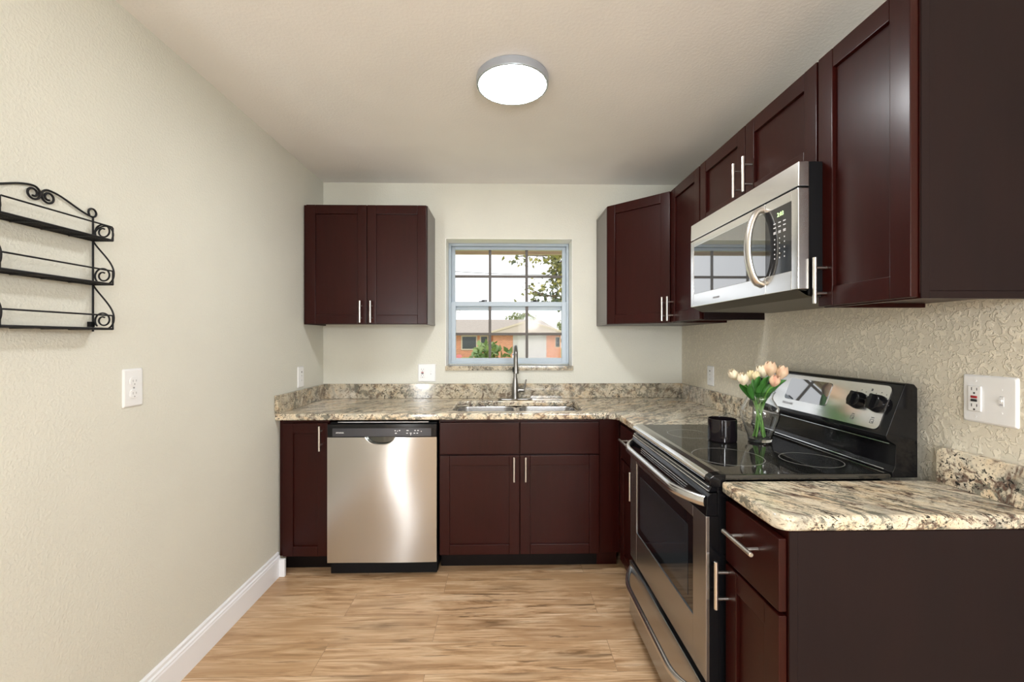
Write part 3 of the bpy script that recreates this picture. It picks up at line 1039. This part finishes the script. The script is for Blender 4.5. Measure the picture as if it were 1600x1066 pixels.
lettering('clock_digits', '2:03', .019, (mxf + .0014, 1.379, 1.722), (0, -1, 0), (0, 0, 1), M['clock'], mp)
b = MB()
for i, z in enumerate((1.703, 1.690, 1.675)):
    for y in (1.392, 1.367, 1.343):
        b.box(mxf + .0008, mxf + .0014, y - .006, y + .006, z - .0016, z + .0016)
        if i == 2:
            b.box(mxf + .0008, mxf + .0014, y - .006, y + .006, z - .0058, z - .0030)
for z in (1.652, 1.637, 1.620, 1.604, 1.590):
    for y in (1.392, 1.367, 1.343):
        b.box(mxf + .0008, mxf + .0014, y - .0018, y + .0018, z - .0022, z + .0022)
b.build('key_lettering', M['marks'], mp)
hp = []
for k in range(33):
    t = k / 32
    z = 1.512 + (1.772 - 1.512) * t
    s = math.sin(PI * t) ** .42 if 0 < t < 1 else 0
    hp.append((mxf + .006 - .052 * s, 1.462 + .004 * s, z))
MB().tube(hp, 1, 16, flat=(.0165, .010), up=(1, .0, 0.001)).build('handle', M['nickel'], md)
lettering('lettering', 'FRIGIDAIRE', .011, (mxf - .0001, 1.805, 1.500), (0, -1, 0), (0, 0, 1), M['silver_logo'], md)
b = MB()
b.prism([(.886, 1.4785), (.930, 1.456), (1.262, 1.452), (1.262, 1.4615), (.918, 1.4615), (.917, 1.4785)], lambda x, z: (x, my0 + .010, z), lambda x, z: (x, my1 - .010, z), .001, 1)
b.build('underside', M['steel_under'], mw)

# ---------------------------------------------------------------- outlets and switches
def plate_mesh(w, h, d=.006):
    b = MB()
    b.loft([[(x, -t, z) for x, z in rrect(-w / 2 + e, w / 2 - e, -h / 2 + e, h / 2 - e, .004, 3)] for e, t in ((0, .0005), (0, .002), (.004, d), (.006, d + .0003))])
    return b
def slot(b, x, z, w, h, y):
    b.box(x - w / 2, x + w / 2, y - .0003, y, z - h / 2, z + h / 2)
def outlet(name, label, loc, rz, kind, w, h):
    """local plate in the xz plane, facing -y"""
    r = thing(name, loc, label, 'switch' if 'switch' in name else 'outlet', 'white wall plates', rz)
    pl = plate_mesh(w, h).build('cover_plate', M['plastic'], r, local=True)
    yf = -.0063
    ofs = 0 if kind != 'double' else -w * .235
    if kind == 'duplex':
        for zz in (.021, -.021):
            b = MB()
            b.loft([[(x, yf - t, z + zz) for x, z in rrect(-.0165 + e, .0165 - e, -.0145 + e, .0145 - e, .010, 4)] for e, t in ((0, .0), (0, .0022), (.001, .003))])
            rc = b.build('receptacle', M['plastic'], r, local=True)
            for sx, hh in ((-.0065, .008), (.0065, .007)):
                s = MB()
                slot(s, sx, zz + .003, .002, hh, yf - .003)
                s.build('slot', M['plastic_line'], rc, local=True)
            MB().cyl((0, yf - .003, zz - .0085), (0, yf - .0034, zz - .0085), .0024, 10).build('ground_hole', M['plastic_line'], rc, local=True)
        MB().cyl((0, yf, 0), (0, yf - .0012, 0), .003, 12).build('screw', M['plastic_line'], r, local=True)
    if kind == 'double':
        b = MB()
        b.box(ofs - .0165, ofs + .0165, yf - .004, yf, -.034, .034, .0015, 1)
        rc = b.build('receptacle', M['plastic'], r, local=True)
        y = yf - .004
        for zz in (.022, -.022):
            for sx, hh in ((-.0065, .008), (.0065, .007)):
                s = MB()
                slot(s, ofs + sx, zz + .004, .002, hh, y)
                s.build('slot', M['plastic_dark'], rc, local=True)
            MB().cyl((ofs, y, zz - .007), (ofs, y - .0004, zz - .007), .0026, 10).build('ground_hole', M['plastic_dark'], rc, local=True)
        MB().box(ofs - .008, ofs + .008, y - .002, y, .0012, .0078, .0008, 1).build('reset_button', M['red'], rc, local=True)
        MB().box(ofs - .008, ofs + .008, y - .002, y, -.0078, -.0012, .0008, 1).build('test_button', M['plastic_dark'], rc, local=True)
        x2 = w * .235
        b = MB()
        b.box(x2 - .005, x2 + .005, yf - .001, yf, -.012, .012)
        b.box(x2 - .0035, x2 + .0035, yf - .005, yf - .001, -.001, .006, .001, 1)
        b.build('toggle', M['plastic'], r, local=True)
        s = MB()
        slot(s, x2, .0125, .008, .0016, yf)
        s.build('slot', M['plastic_line'], r, local=True)
        s = MB()
        slot(s, x2, -.008, .007, .004, yf - .001)
        s.build('slot', M['plastic_line'], r, local=True)
        for sx, sz in ((ofs, .048), (ofs, -.048), (x2, .030), (x2, -.030)):
            MB().cyl((sx, yf, sz), (sx, yf - .001, sz), .003, 12).build('screw', M['plastic'], r, local=True)
    if kind == 'slim':
        b = MB()
        b.box(-.0165, .0165, yf - .002, yf, -.034, .034, .001, 1)
        rc = b.build('rocker', M['plastic'], r, local=True)
        s = MB()
        slot(s, .002, .008, .010, .003, yf - .002)
        s.build('slot', M['plastic_line'], rc, local=True)
        s = MB()
        slot(s, .002, -.020, .010, .003, yf - .002)
        s.build('slot', M['plastic_line'], rc, local=True)
        s = MB()
        slot(s, .002, .031, .012, .007, yf - .0024)
        s.build('indicator', M['plastic_dark'], rc, local=True)
    return r
outlet('wall_outlet', 'white duplex outlet on the left wall below the iron rack', (XL, 1.505, 1.163), PI / 2, 'duplex', .080, .130)
outlet('wall_outlet', 'white double-gang plate on the back wall between cabinet and window', (-.5395, YB, 1.0915), 0, 'double', .125, .125)
outlet('wall_outlet', 'white double-gang plate with red reset button on the right wall', (XR, 1.113, 1.168), -PI / 2, 'double', .130, .128)
outlet('wall_switch', 'slim white plate above the backsplash on the left wall near the back corner', (XL, 2.732, 1.094), PI / 2, 'slim', .080, .130)
outlet('wall_switch', 'slim white plate above the backsplash on the right wall near the back corner', (XR, 2.645, 1.104), -PI / 2, 'slim', .080, .122)

# ---------------------------------------------------------------- ceiling lamp, added fill globe
def ceiling_lamp(loc, label, lens):
    r = thing('ceiling_light', loc, label, 'ceiling light', None)
    MB().lathe([(.120, 0), (.150, -.001), (.152, -.004), (.152, -.032), (.1505, -.035), (.143, -.0355), (.142, -.030)], (0, 0, 0), 56).build('rim', M['rim'], r, local=True)
    MB().lathe([(.1415, -.028), (.1415, -.0335), (.135, -.036), (.10, -.0375), (.05, -.0385), (.01, -.039)], (0, 0, 0), 56).build('lens', lens, r, local=True)
    return r
ceiling_lamp((.040, 1.832, CZ - .0005), 'round flush white ceiling light with silver rim above the kitchen floor', M['lens'])
pd = thing('fill_globe', (0.50, -.95, CZ), 'unseen white globe fill lamp added behind the camera', 'lamp')  # unseen lamp added to brighten the ceiling and walls
MB().lathe([(.055, 0), (.055, -.012), (.03, -.022)], (0.50, -.95, CZ - .0005), 24).build('canopy', M['rim'], pd)
MB().tube([(0.50, -.95, CZ - .02), (0.50, -.95, 1.74)], .004, 8).build('cord', M['black_m'], pd)
b = MB()
b.lathe([(max(.004, .13 * math.sin(PI * k / 20)), 1.62 + .13 * math.cos(PI * k / 20)) for k in range(21)], (0.50, -.95, 0), 36)
b.build('globe', M['fill_glow'], pd)

# ---------------------------------------------------------------- wrought iron wall rack
ya, yb_ = 1.058, 1.358
ym = (ya + yb_) / 2
rk = thing('wall_rack', (XL, ym, 1.36), 'black wrought iron three-tier spice rack hanging on the left wall', 'rack')
px = XL + .006
wr = .0028
for y in (ya, yb_):
    MB().tube([(px, y, 1.352), (px, y, 1.704)], wr, 8).build('post', M['iron'], rk)
def spiral(cy, cz, r0, r1, a0, a1, n=40):
    P = []
    for k in range(n + 1):
        t = k / n
        a = a0 + (a1 - a0) * t
        r = r0 + (r1 - r0) * t
        P.append((cy + r * math.cos(a), cz + r * math.sin(a)))
    return P
def bez(p0, p1, p2, p3, n=18):
    out = []
    for k in range(n + 1):
        t = k / n
        out.append(tuple((1 - t) ** 3 * a + 3 * (1 - t) ** 2 * t * bb + 3 * (1 - t) * t * t * c + t ** 3 * d for a, bb, c, d in zip(p0, p1, p2, p3)))
    return out
b = MB()
for sgn in (1, -1):
    sy = ym + sgn * .0195
    # small end loop on the post, long arch, big scroll
    loop = spiral(sgn * (yb_ - ym) - sgn * .002, 1.7165, .0125, .0125, -PI / 2 + (0 if sgn > 0 else 0), -PI / 2 + sgn * (1.75 * PI), 26)[::-1]
    arch = bez((sgn * .147, 1.704), (sgn * .105, 1.708), (sgn * .060, 1.741), (sgn * .0195, 1.7415))
    scr = spiral(sgn * .0195, 1.7215, .020, .007, PI / 2, PI / 2 + sgn * 3.1 * PI, 60)
    path = loop + arch + scr[1:]
    b.tube([(px, ym + p[0], p[1]) for p in path], wr, 8)
b.build('scroll_top', M['iron'], rk)
TZ = (1.360, 1.497, 1.632)
dpt = .066
for ti, z in enumerate(TZ):
    b = MB()
    # tray: frame, lengthwise wires, cross bars
    fr = [(px, ya, z), (px, yb_, z), (px + dpt - .006, yb_, z), (px + dpt - .006, ya, z)]
    for q in range(4):
        b.tube([fr[q], fr[(q + 1) % 4]], .0034, 8)
    for q in range(1, 8):
        x = px + (dpt - .006) * q / 8
        b.tube([(x, ya, z + .001), (x, yb_, z + .001)], .0017, 6)
    for q in range(1, 4):
        y = ya + (yb_ - ya) * q / 4
        b.tube([(px, y, z - .003), (px + dpt - .006, y, z - .003)], .0022, 6)
    tr = b.build('tray', M['iron'], rk)
    b = MB()
    xo = px + dpt - .006
    b.tube([(xo, ya, z), (xo, ya, z + .038), (xo, ya + .003, z + .041), (xo, yb_ - .003, z + .041), (xo, yb_, z + .038), (xo, yb_, z)], .0024, 8)
    b.build('rail', M['iron'], tr)
    for y in (ya, yb_):
        b = MB()
        sc = spiral(px + .031, z + .027, .026, .009, -PI * .75, -PI * .75 - 2.9 * PI, 48)
        b.tube([(p[0], y, p[1]) for p in sc], .0024, 8)
        if ti < 2:
            zu = TZ[ti + 1]
            sb = bez((px + .002, zu - .004), (px + .020, zu - .035), (px + .068, z + .065), (px + .063, z + .028)) + bez((px + .063, z + .028), (px + .062, z + .012), (px + .052, z + .004), (px + .044, z + .001))[1:]
            b.tube([(p[0], y, p[1]) for p in sb], .0024, 8)
        else:
            sb = bez((px + .001, z + .004), (px + .0, z + .050), (px + .062, z + .060), (px + .061, z + .016)) + [(px + .058, z + .004)]
            b.tube([(p[0], y, p[1]) for p in sb], .0024, 8)
        b.build('side_scroll', M['iron'], tr)
for y in (ya, yb_):
    MB().box(XL + .0005, XL + .012, y - .014, y + .001, 1.366, 1.382, .001, 1).build('wall_clip', M['black_m'], rk)

# ---------------------------------------------------------------- candle jar
ctz = .9296
cj = thing('candle_jar', (.864, 1.690, ctz), 'black glass candle jar standing on the cooktop', 'candle')
b = MB()
b.lathe([(.046, .0), (.050, .001), (.0525, .004), (.053, .02), (.053, .085), (.0525, .087), (.0505, .087), (.050, .085), (.0495, .03), (.046, .022)], (.864, 1.690, ctz), 40)
b.build('jar', mat('black_jar_glass', (.008, .006, .008), .06, **{'Specular IOR Level': .32}), cj)
MB().lathe([(.0485, .0225), (.0485, .050), (.046, .052), (.01, .0515)], (.864, 1.690, ctz), 32).build('wax', mat('amber_wax', (.22, .07, .03), .4), cj)
MB().tube([(.864, 1.690, ctz + .050), (.864, 1.690, ctz + .060), (.8655, 1.690, ctz + .065)], .0012, 6).build('wick', M['black_m'], cj)

# ---------------------------------------------------------------- vase and tulips
vx, vy = 1.008, 1.680
vs = MB()
op = [(.036, 0.), (.041, .002), (.042, .008), (.044, .022), (.055, .055), (.066, .088), (.0695, .112), (.066, .132), (.055, .150), (.047, .163), (.045, .172), (.048, .183), (.054, .193)]
ip = [(.0515, .1935), (.0455, .184), (.0425, .172), (.0445, .163), (.0525, .149), (.0635, .131), (.067, .112), (.0635, .088), (.0525, .056), (.0415, .024), (.038, .012), (.01, .010)]
vs.lathe(op + ip, (vx, vy, ctz), 44)
tag(vs.build('flower_vase', M['vase'], angle=60), 'clear glass urn-shaped flower vase standing on the cooktop', 'vase')

def petal_color(name, a, c):
    m = mat(name, a, .45, **{'Subsurface Weight': .15, 'Subsurface Radius': (.01, .006, .004)})
    t = NT(m)
    g = t.noise(t.obj((60, 60, 25)), 1., 3)
    t.color(t.mix(t.ramp(g, [(.35, 0.), (.7, 1.)]), a, c))
    return m
P_CREAM = petal_color('cream_petal', (.86, .78, .60), (.84, .70, .52))
P_PEACH = petal_color('peach_petal', (.86, .68, .46), (.82, .52, .36))
P_PINK = petal_color('pink_peach_petal', (.84, .62, .42), (.74, .34, .24))
P_YELL = petal_color('yellow_cream_petal', (.80, .72, .42), (.80, .62, .40))
LEAF = mat('tulip_leaf', (.055, .20, .035), .4)
STEM = mat('tulip_stem', (.16, .38, .07), .42)
DK = mat('tulip_heart', (.55, .33, .04), .6)
# head target points by unprojecting the photo onto chosen depths
import math as _m
def unp(u, v, y):
    f, yaw, cv = 676.63, .0207, 530.98
    c, s = _m.cos(yaw), _m.sin(yaw)
    a = (u - 800) / f
    bz = -(v - cv) / f
    dx, dy = a * c + s, -a * s + c
    t = y / dy
    return Vector((t * dx, y, CAMH + t * bz))
rnd = random.Random(4)
def tulip(u, v, y, label, pm, size, lean, foot, leaf):
    hd = unp(u, v, y)
    base = Vector((vx + foot[0], vy + foot[1], ctz + .0165))
    r = thing('tulip', base, label, 'flower', 'tulips in the glass vase')
    neck = Vector((vx + (hd.x - vx) * .22 + foot[0] * -.25, vy + (hd.y - vy) * .22 + foot[1] * -.25, ctz + .170))
    hb = hd - Vector((lean[0], lean[1], 1)).normalized() * size * .5
    P = []
    for k in range(15):
        t = k / 14
        if t < .6:
            q = t / .6
            p = base.lerp(neck, q)
        else:
            q = (t - .6) / .4
            p = neck.lerp(hb, q)
            p.z += .010 * math.sin(PI * q)
        P.append(p)
    # soften
    for _ in range(3):
        P = [P[0]] + [(P[i - 1] + P[i] * 2 + P[i + 1]) / 4 for i in range(1, 14)] + [P[14]]
    MB().tube(P, .0030, 8).build('stem', STEM, r)
    # blossom: six cupped petals
    ax = Vector((lean[0], lean[1], 1)).normalized()
    ex = ax.orthogonal().normalized()
    ey = ax.cross(ex)
    b = MB()
    for k in range(6):
        inner = k >= 3
        a0 = 2 * PI * (k % 3) / 3 + (PI / 3 if inner else 0) + rnd.uniform(-.12, .12)
        R = size * (.43 if not inner else .36)
        H = size * (1.0 if not inner else 1.03)
        rows = []
        for i in range(9):
            t = i / 8
            rad = R * (math.sin(min(1., t * 1.25 + .10) * PI * .56) ** .8) * (1 - .42 * max(0, t - .55) ** 1.2 / .45)
            half = .98 * (math.sin(PI * (t * .86 + .10)) ** .75) if t < 1 else .06
            row = []
            for j in range(7):
                s_ = (j / 6 * 2 - 1)
                ang = a0 + s_ * half * .95
                rr = rad * (1 - .05 * s_ * s_)
                row.append(hb + ex * rr * math.cos(ang) + ey * rr * math.sin(ang) + ax * (H * t))
            rows.append(row)
        V = [[b.bm.verts.new(p) for p in row] for row in rows]
        for i in range(8):
            for j in range(6):
                b.bm.faces.new((V[i][j], V[i][j + 1], V[i + 1][j + 1], V[i + 1][j]))
    bl = b.build('blossom', pm, r, angle=80, fix=False)
    MB().lathe([(.002, 0), (.004, size * .25), (.0045, size * .62), (.001, size * .66)], tuple(hb), 10).build('pistil', DK, bl)
    # broad leaf
    if leaf:
        tip, wid, st0 = Vector(leaf[0]), leaf[1], leaf[2]
        s0 = P[st0]
        tip = unp(*leaf[0])
        side = (tip - s0).cross(Vector((.25, -1, .1))).normalized()
        b = MB()
        rows = []
        for i in range(11):
            t = i / 10
            c = s0.lerp(tip, t) + Vector((0, 0, .016 * math.sin(PI * t)))
            ww = wid * math.sin(PI * min(1, t * .93 + .07)) ** .8
            cup = (tip - s0).normalized().cross(side) * ww * .45
            rows.append([c - side * ww + cup, c - side * ww * .5 + cup * .25, c, c + side * ww * .5 + cup * .25, c + side * ww + cup])
        V = [[b.bm.verts.new(p) for p in row] for row in rows]
        for i in range(10):
            for j in range(4):
                b.bm.faces.new((V[i][j], V[i][j + 1], V[i + 1][j + 1], V[i + 1][j]))
        lf = b.build('leaf', LEAF, r, angle=80)
        so = lf.modifiers.new('thickness', 'SOLIDIFY')
        so.thickness = .0008
    return r
tulip(1147, 586, 1.66, 'cream tulip leaning farthest out to the left of the bouquet', P_CREAM, .047, (-.75, -.1), (.010, -.010), ((1155, 601, 1.64), .017, 8))
tulip(1161, 592.5, 1.62, 'cream tulip second from the left, low at the front of the bouquet', P_CREAM, .048, (-.25, -.25), (.018, .012), ((1169, 604, 1.60), .018, 8))
tulip(1174, 587, 1.72, 'yellowish cream tulip third from the left, partly behind its neighbours', P_YELL, .043, (-.1, .1), (-.012, .014), ((1178, 590, 1.70), .016, 8))
tulip(1190.5, 580.5, 1.70, 'pale peach tulip left of the tallest one', P_CREAM, .050, (-.3, .05), (.004, -.018), ((1186, 588, 1.67), .019, 8))
tulip(1203.5, 576.5, 1.68, 'tallest peach tulip at the top of the bouquet', P_PEACH, .058, (.02, -.1), (-.018, -.006), ((1201, 588, 1.63), .020, 8))
tulip(1221.5, 582.5, 1.67, 'pinkish peach tulip leaning farthest right in the bouquet', P_PEACH, .054, (.35, -.05), (-.022, .008), ((1229, 594, 1.66), .014, 8))
tulip(1210.5, 595.5, 1.61, 'small pink tulip with yellow heart, lowest on the right of the bouquet', P_PINK, .046, (.08, -.4), (.0, .020), ((1216, 599, 1.64), .021, 7))
tulip(1181.5, 588, 1.69, 'half-hidden pale tulip in the middle behind the others', P_YELL, .038, (.1, .2), (.020, -.004), ((1193, 598, 1.61), .018, 7))

# ---------------------------------------------------------------- outside
GZ = -.42
grass = mat('lawn', (.36, .42, .10), .9)
t = NT(grass)
t.color(t.ramp(t.noise(t.obj((1, 1, 1)), .8, 5, .6), [(.35, (.30, .38, .09)), (.65, (.55, .52, .20))]))
struct(MB().box(-60, 60, YB + .22, 90, GZ - .1, GZ).build('ground', grass))
struct(MB().box(-60, 60, -40, YR - .12, GZ - .1, GZ).build('ground_rear', grass))
struct(MB().box(-60, 60, 22, 29, GZ, GZ + .02).build('street', mat('asphalt', (.42, .42, .42), .9)))
struct(MB().box(2.0, 5.2, 29, 41.5, GZ, GZ + .03).build('driveway', mat('concrete', (.68, .66, .62), .9)))
# own roof overhang seen at the top of the window
soff = mat('soffit_paint', (.60, .47, .40), .7)
b = MB()
b.box(-3.6, 2.0, YB + .225, 3.92, 2.125, 2.20).box(-3.6, 2.0, 3.92, 3.95, 2.100, 2.28)
struct(b.build('eave', soff))
struct(MB().box(XD - .3, XR + .3, YR - 1.3, YR - .13, CZ, CZ + .1).build('sun_block_rear', soff))  # unseen overhang added to keep sun out of the rear openings

brick = mat('salmon_brick', (.60, .25, .14), .85)
t = NT(brick)
br = t.n('ShaderNodeTexBrick')
mp_ = t.n('ShaderNodeMapping')
tc_ = t.n('ShaderNodeTexCoord')
mp_.inputs['Rotation'].default_value = (PI / 2, 0, 0)
t.l(tc_.outputs['Object'], mp_.inputs[0])
t.l(mp_.outputs[0], br.inputs['Vector'])
br.inputs['Color1'].default_value = (.66, .27, .15, 1)
br.inputs['Color2'].default_value = (.52, .21, .12, 1)
br.inputs['Mortar'].default_value = (.60, .42, .32, 1)
br.inputs['Scale'].default_value = 1.
br.inputs['Brick Width'].default_value = .24
br.inputs['Row Height'].default_value = .09
br.inputs['Mortar Size'].default_value = .010
t.color(br.outputs['Color'])
shingle = mat('pale_shingle', (.50, .44, .39), .9)
t = NT(shingle)
t.color(t.ramp(t.noise(t.obj((2, 8, 8)), 3, 4, .6), [(.35, (.34, .295, .255)), (.65, (.44, .39, .345))]))
trimp = mat('cream_trim', (.58, .50, .40), .7)
dark = mat('house_window_dark', (.06, .07, .08), .1)
garage = mat('garage_white', (.52, .50, .48), .6)
HY = 43.0
hs = thing('house', (-1, HY, GZ), 'low salmon brick house with pale shingle roof across the street', 'house')
MB().box(-8.5, -.95, HY, HY + 8, GZ, 2.00).build('wall', brick, hs)
b = MB()
b.box(-.95, 5.55, HY - 1.6, HY + 8, GZ, 2.0)
b.build('wall', brick, hs)
b = MB()
# main roof: front slope, back slope, hip on the right
rf = [(-9.2, HY - .7, 1.93), (6.0, HY - .7, 1.93), (6.0, HY + 8.7, 1.93), (-9.2, HY + 8.7, 1.93), (-8.5, HY + 4, 3.50), (4.1, HY + 4, 3.50)]
vv = [b.bm.verts.new(p) for p in rf]
for f in ((0, 1, 5, 4), (1, 2, 5), (2, 3, 4, 5), (3, 0, 4), (3, 2, 1, 0)):
    b.bm.faces.new([vv[i] for i in f])
b.build('roof', shingle, hs)
# garage gable
b = MB()
b.prism([(-1.3, 1.90), (5.9, 1.90), (5.9, 2.0), (2.3, 3.10), (-1.3, 2.0)], lambda x, z: (x, HY - 2.05, z + .0), lambda x, z: (x, HY + 3.5, z + .0))
b.build('gable_roof', shingle, hs)
b = MB()
b.prism([(-1.2, 1.80), (5.8, 1.80), (5.8, 1.96), (2.3, 2.98), (-1.2, 1.96)], lambda x, z: (x, HY - 2.12, z), lambda x, z: (x, HY - 2.06, z))
gb = b.build('gable', mat('gable_siding', (.52, .45, .40), .7), hs)
b = MB()
for sg in (-1, 1):
    b.prism([(2.3, 2.98), (2.3, 3.16), (2.3 + sg * 3.75, 2.03), (2.3 + sg * 3.75, 1.86)], lambda x, z: (x, HY - 2.2, z), lambda x, z: (x, HY - 2.0, z))
b.build('barge_board', trimp, gb)
b = MB()
b.box(.95, 4.15, HY - 1.64, HY - 1.55, GZ, 1.78)
gdr = b.build('garage_door', garage, hs)
b = MB()
for k in range(1, 4):
    b.box(1.02, 4.08, HY - 1.645, HY - 1.638, GZ + .55 * k - .015, GZ + .55 * k + .015)
b.build('panel_groove', mat('garage_groove', (.55, .52, .5), .7), gdr)
for x0_, x1_, z0_, z1_ in ((-4.15, -2.55, .30, 1.75), (-2.30, -1.45, .30, 1.75), (-6.4, -5.1, .55, 1.75)):
    b = MB()
    ring(b, x0_, x1_, z0_, z1_, .12, HY - .06, HY + .02, bev=0)
    fr_ = b.build('window', trimp, hs)
    MB().box(x0_ + .12, x1_ - .12, HY - .03, HY - .01, z0_ + .12, z1_ - .12).build('pane', dark, fr_)
b = MB()
ring(b, 5.0, 5.45, .6, 1.6, .05, HY - 1.66, HY - 1.58, bev=0)
fr_ = b.build('window', trimp, hs)
MB().box(5.05, 5.40, HY - 1.63, HY - 1.61, .65, 1.55).build('pane', dark, fr_)
# yard sign, garden chair
ys = thing('yard_sign', (.95, 36, GZ), 'small white and blue yard sign in front of the far garage', 'sign')
MB().box(.78, 1.10, 35.98, 36.0, GZ + .25, GZ + .62).build('board', mat('sign_white', (.78, .78, .82), .5), ys)
MB().box(.80, 1.08, 35.97, 35.98, GZ + .46, GZ + .57).build('stripe', mat('sign_blue', (.12, .15, .40), .5), ys)
MB().box(.93, .95, 36.0, 36.02, GZ, GZ + .25).build('stake', M['white'], ys)
gc = thing('garden_chair', (-5.1, 40.5, GZ), 'dark red garden chair on the far lawn by the brick wall', 'chair')
rdm = mat('red_paint', (.28, .04, .05), .5)
MB().box(-5.5, -4.7, 40.1, 40.9, GZ + .40, GZ + .46, .01).build('seat', rdm, gc)
MB().box(-5.5, -4.7, 40.86, 40.92, GZ + .46, GZ + 1.05, .01).build('backrest', rdm, gc)
for ax_ in (-5.46, -4.74):
    for ay_ in (40.14, 40.86):
        MB().box(ax_ - .03, ax_ + .03, ay_ - .03, ay_ + .03, GZ, GZ + .40).build('leg', rdm, gc)

def leaf_cloud(b, pts, size, r, droop=.3):
    for p in pts:
        d = Vector((r.uniform(-1, 1), r.uniform(-1, 1), r.uniform(-1, .6) - droop)).normalized()
        s_ = d.cross(Vector((r.uniform(-1, 1), r.uniform(-1, 1), r.uniform(-1, 1)))).normalized()
        L = size * r.uniform(.7, 1.25)
        wv_ = L * .28
        n_ = d.cross(s_) * wv_ * .3
        p = Vector(p)
        v0 = b.bm.verts.new(p)
        va = b.bm.verts.new(p + d * L * .45 + s_ * wv_ + n_)
        vb = b.bm.verts.new(p + d * L * .45 - s_ * wv_ + n_)
        vm = b.bm.verts.new(p + d * L * .5)
        v1 = b.bm.verts.new(p + d * L)
        b.bm.faces.new((v0, va, vm))
        b.bm.faces.new((v0, vm, vb))
        b.bm.faces.new((va, v1, vm))
        b.bm.faces.new((vm, v1, vb))
def leafmat(name, a, c):
    m = mat(name, a, .5)
    t = NT(m)
    t.color(t.ramp(t.noise(t.obj((1, 1, 1)), 2.2, 2), [(.40, a), (.60, c)]))
    return m
L1 = leafmat('tree_leaf', (.10, .13, .085), (.34, .31, .09))
L2 = leafmat('dull_tree_leaf', (.14, .16, .12), (.24, .25, .16))
L3 = leafmat('far_tree_leaf', (.20, .25, .12), (.30, .32, .16))
BARK = mat('bark', (.16, .12, .09), .9)
r = random.Random(11)
# near tree to the right: hanging sprays in the upper right panes
ty = 9.0
tr = thing('tree', (3.1, ty, GZ), 'leafy tree outside at right whose sprays hang into the upper panes', 'tree')
b = MB()
b.tube([(3.1, ty, GZ), (3.05, ty, 1.2), (2.9, ty, 2.4), (2.6, ty, 3.4), (2.2, ty, 4.0)], [.16, .13, .10, .07, .04], 10)
b.build('trunk', BARK, tr)
def pix(u, v, y):
    return unp(u, v, y)
branches = [
    [(900, 396, 9), (870, 398, 8.8), (845, 400, 8.6), (822, 399, 8.5), (806, 402, 8.4)],
    [(905, 392, 9), (876, 410, 8.9), (868, 425, 8.8), (866, 436, 8.8)],
    [(905, 405, 9), (880, 425, 9), (872, 440, 8.9)],
    [(905, 480, 9), (880, 470, 9), (858, 462, 8.9), (842, 458, 8.8), (828, 452, 8.7)],
    [(900, 478, 9), (872, 462, 8.8), (850, 463, 8.8), (832, 456, 8.8)],
    [(900, 470, 9), (880, 455, 9), (866, 458, 9)],
    [(900, 385, 9), (872, 398, 9.1), (852, 400, 9.1)],
]
b = MB()
cloud = []
for bi, br_ in enumerate(branches):
    P = [pix(*q) for q in br_]
    root = Vector((2.85, ty, 2.3 if P[0].z > 2.3 else 1.6))
    b.tube([root] + P, [.03] + [.02 - .003 * k for k in range(len(P))], 6)
    for a, c in zip(P, P[1:]):
        for k in range(26):
            q = a.lerp(c, r.random())
            sp_ = .10 if bi < 1 else .15
            cloud.append(q + Vector((r.gauss(0, sp_), r.gauss(0, .25), r.gauss(0, sp_ * (.6 if bi == 0 else .9)))))
b.build('branch', BARK, tr)
for k in range(700):   # crown beyond the frame edge and top right corner
    a = pix(r.uniform(864, 960), 0, ty)
    cloud.append((a.x, ty + r.uniform(-.6, .8), r.uniform(2.45, 4.2)))
for k in range(260):
    a = pix(r.uniform(862, 884), r.uniform(392, 440), ty)
    cloud.append((a.x, ty + r.uniform(-.4, .6), a.z))
b = MB()
leaf_cloud(b, cloud, .115, r)
b.build('foliage', L1, tr, fix=False)
# distant trees behind the house
def round_tree(x, y, z, rad, label, n=420, size=.55):
    tt = thing('tree', (x, y, GZ), label, 'tree')
    MB().tube([(x, y, GZ), (x, y, z)], [.25, .12], 8).build('trunk', BARK, tt)
    b = MB()
    pts = []
    while len(pts) < n:
        q = Vector((r.uniform(-1, 1), r.uniform(-1, 1), r.uniform(-1, 1)))
        if .35 < q.length < 1:
            pts.append((x + q.x * rad, y + q.y * rad, z + q.z * rad * .62))
    leaf_cloud(b, pts, size, r)
    b.build('foliage', L3, tt, fix=False)
round_tree(2.6, 58, 3.6, 2.4, 'round green treetop showing above the ridge of the brick house')
round_tree(9.6, 56, 2.6, 3.2, 'bushy tree behind the right end of the brick house', 620)
# broad-leaved shrub in front of the far house
sb_ = thing('shrub', (-.62, 11, GZ), 'broad-leaved green shrub outside below the left panes', 'shrub')
b = MB()
pts = []
for (u, v, ru, rv_, n) in ((752, 551, 9, 9, 46), (762, 545, 9, 9, 46), (773, 548, 7, 7, 30), (745, 556, 5, 5, 14), (795, 553, 5, 3, 8), (758, 560, 16, 6, 40)):
    for k in range(n):
        p = pix(u + r.gauss(0, ru * .55), v + r.gauss(0, rv_ * .5), 11 + r.uniform(-.3, .3))
        pts.append(p)
leaf_cloud(b, pts, .19, r, -.2)
b.build('foliage', leafmat('shrub_leaf', (.13, .22, .09), (.25, .34, .12)), sb_, fix=False)
b = MB()
for k in range(9):
    p = pix(742 + k * 6, 556, 11)
    b.tube([(-.62 + (k - 4) * .03, 11, GZ), tuple(p)], .008, 6)
b.build('stem', BARK, sb_)
# overhead cable
b = MB()
P = []
for k in range(25):
    t_ = k / 24
    q = pix(650 + 260 * t_, 420 + 10 * t_ + 3 * math.sin(PI * t_), 30)
    P.append(tuple(q))
b.tube(P, .022, 6)
tag(b.build('overhead_cable', mat('cable_grey', (.25, .25, .26), .7)), 'thin grey utility cable strung across the sky outside', 'cable')
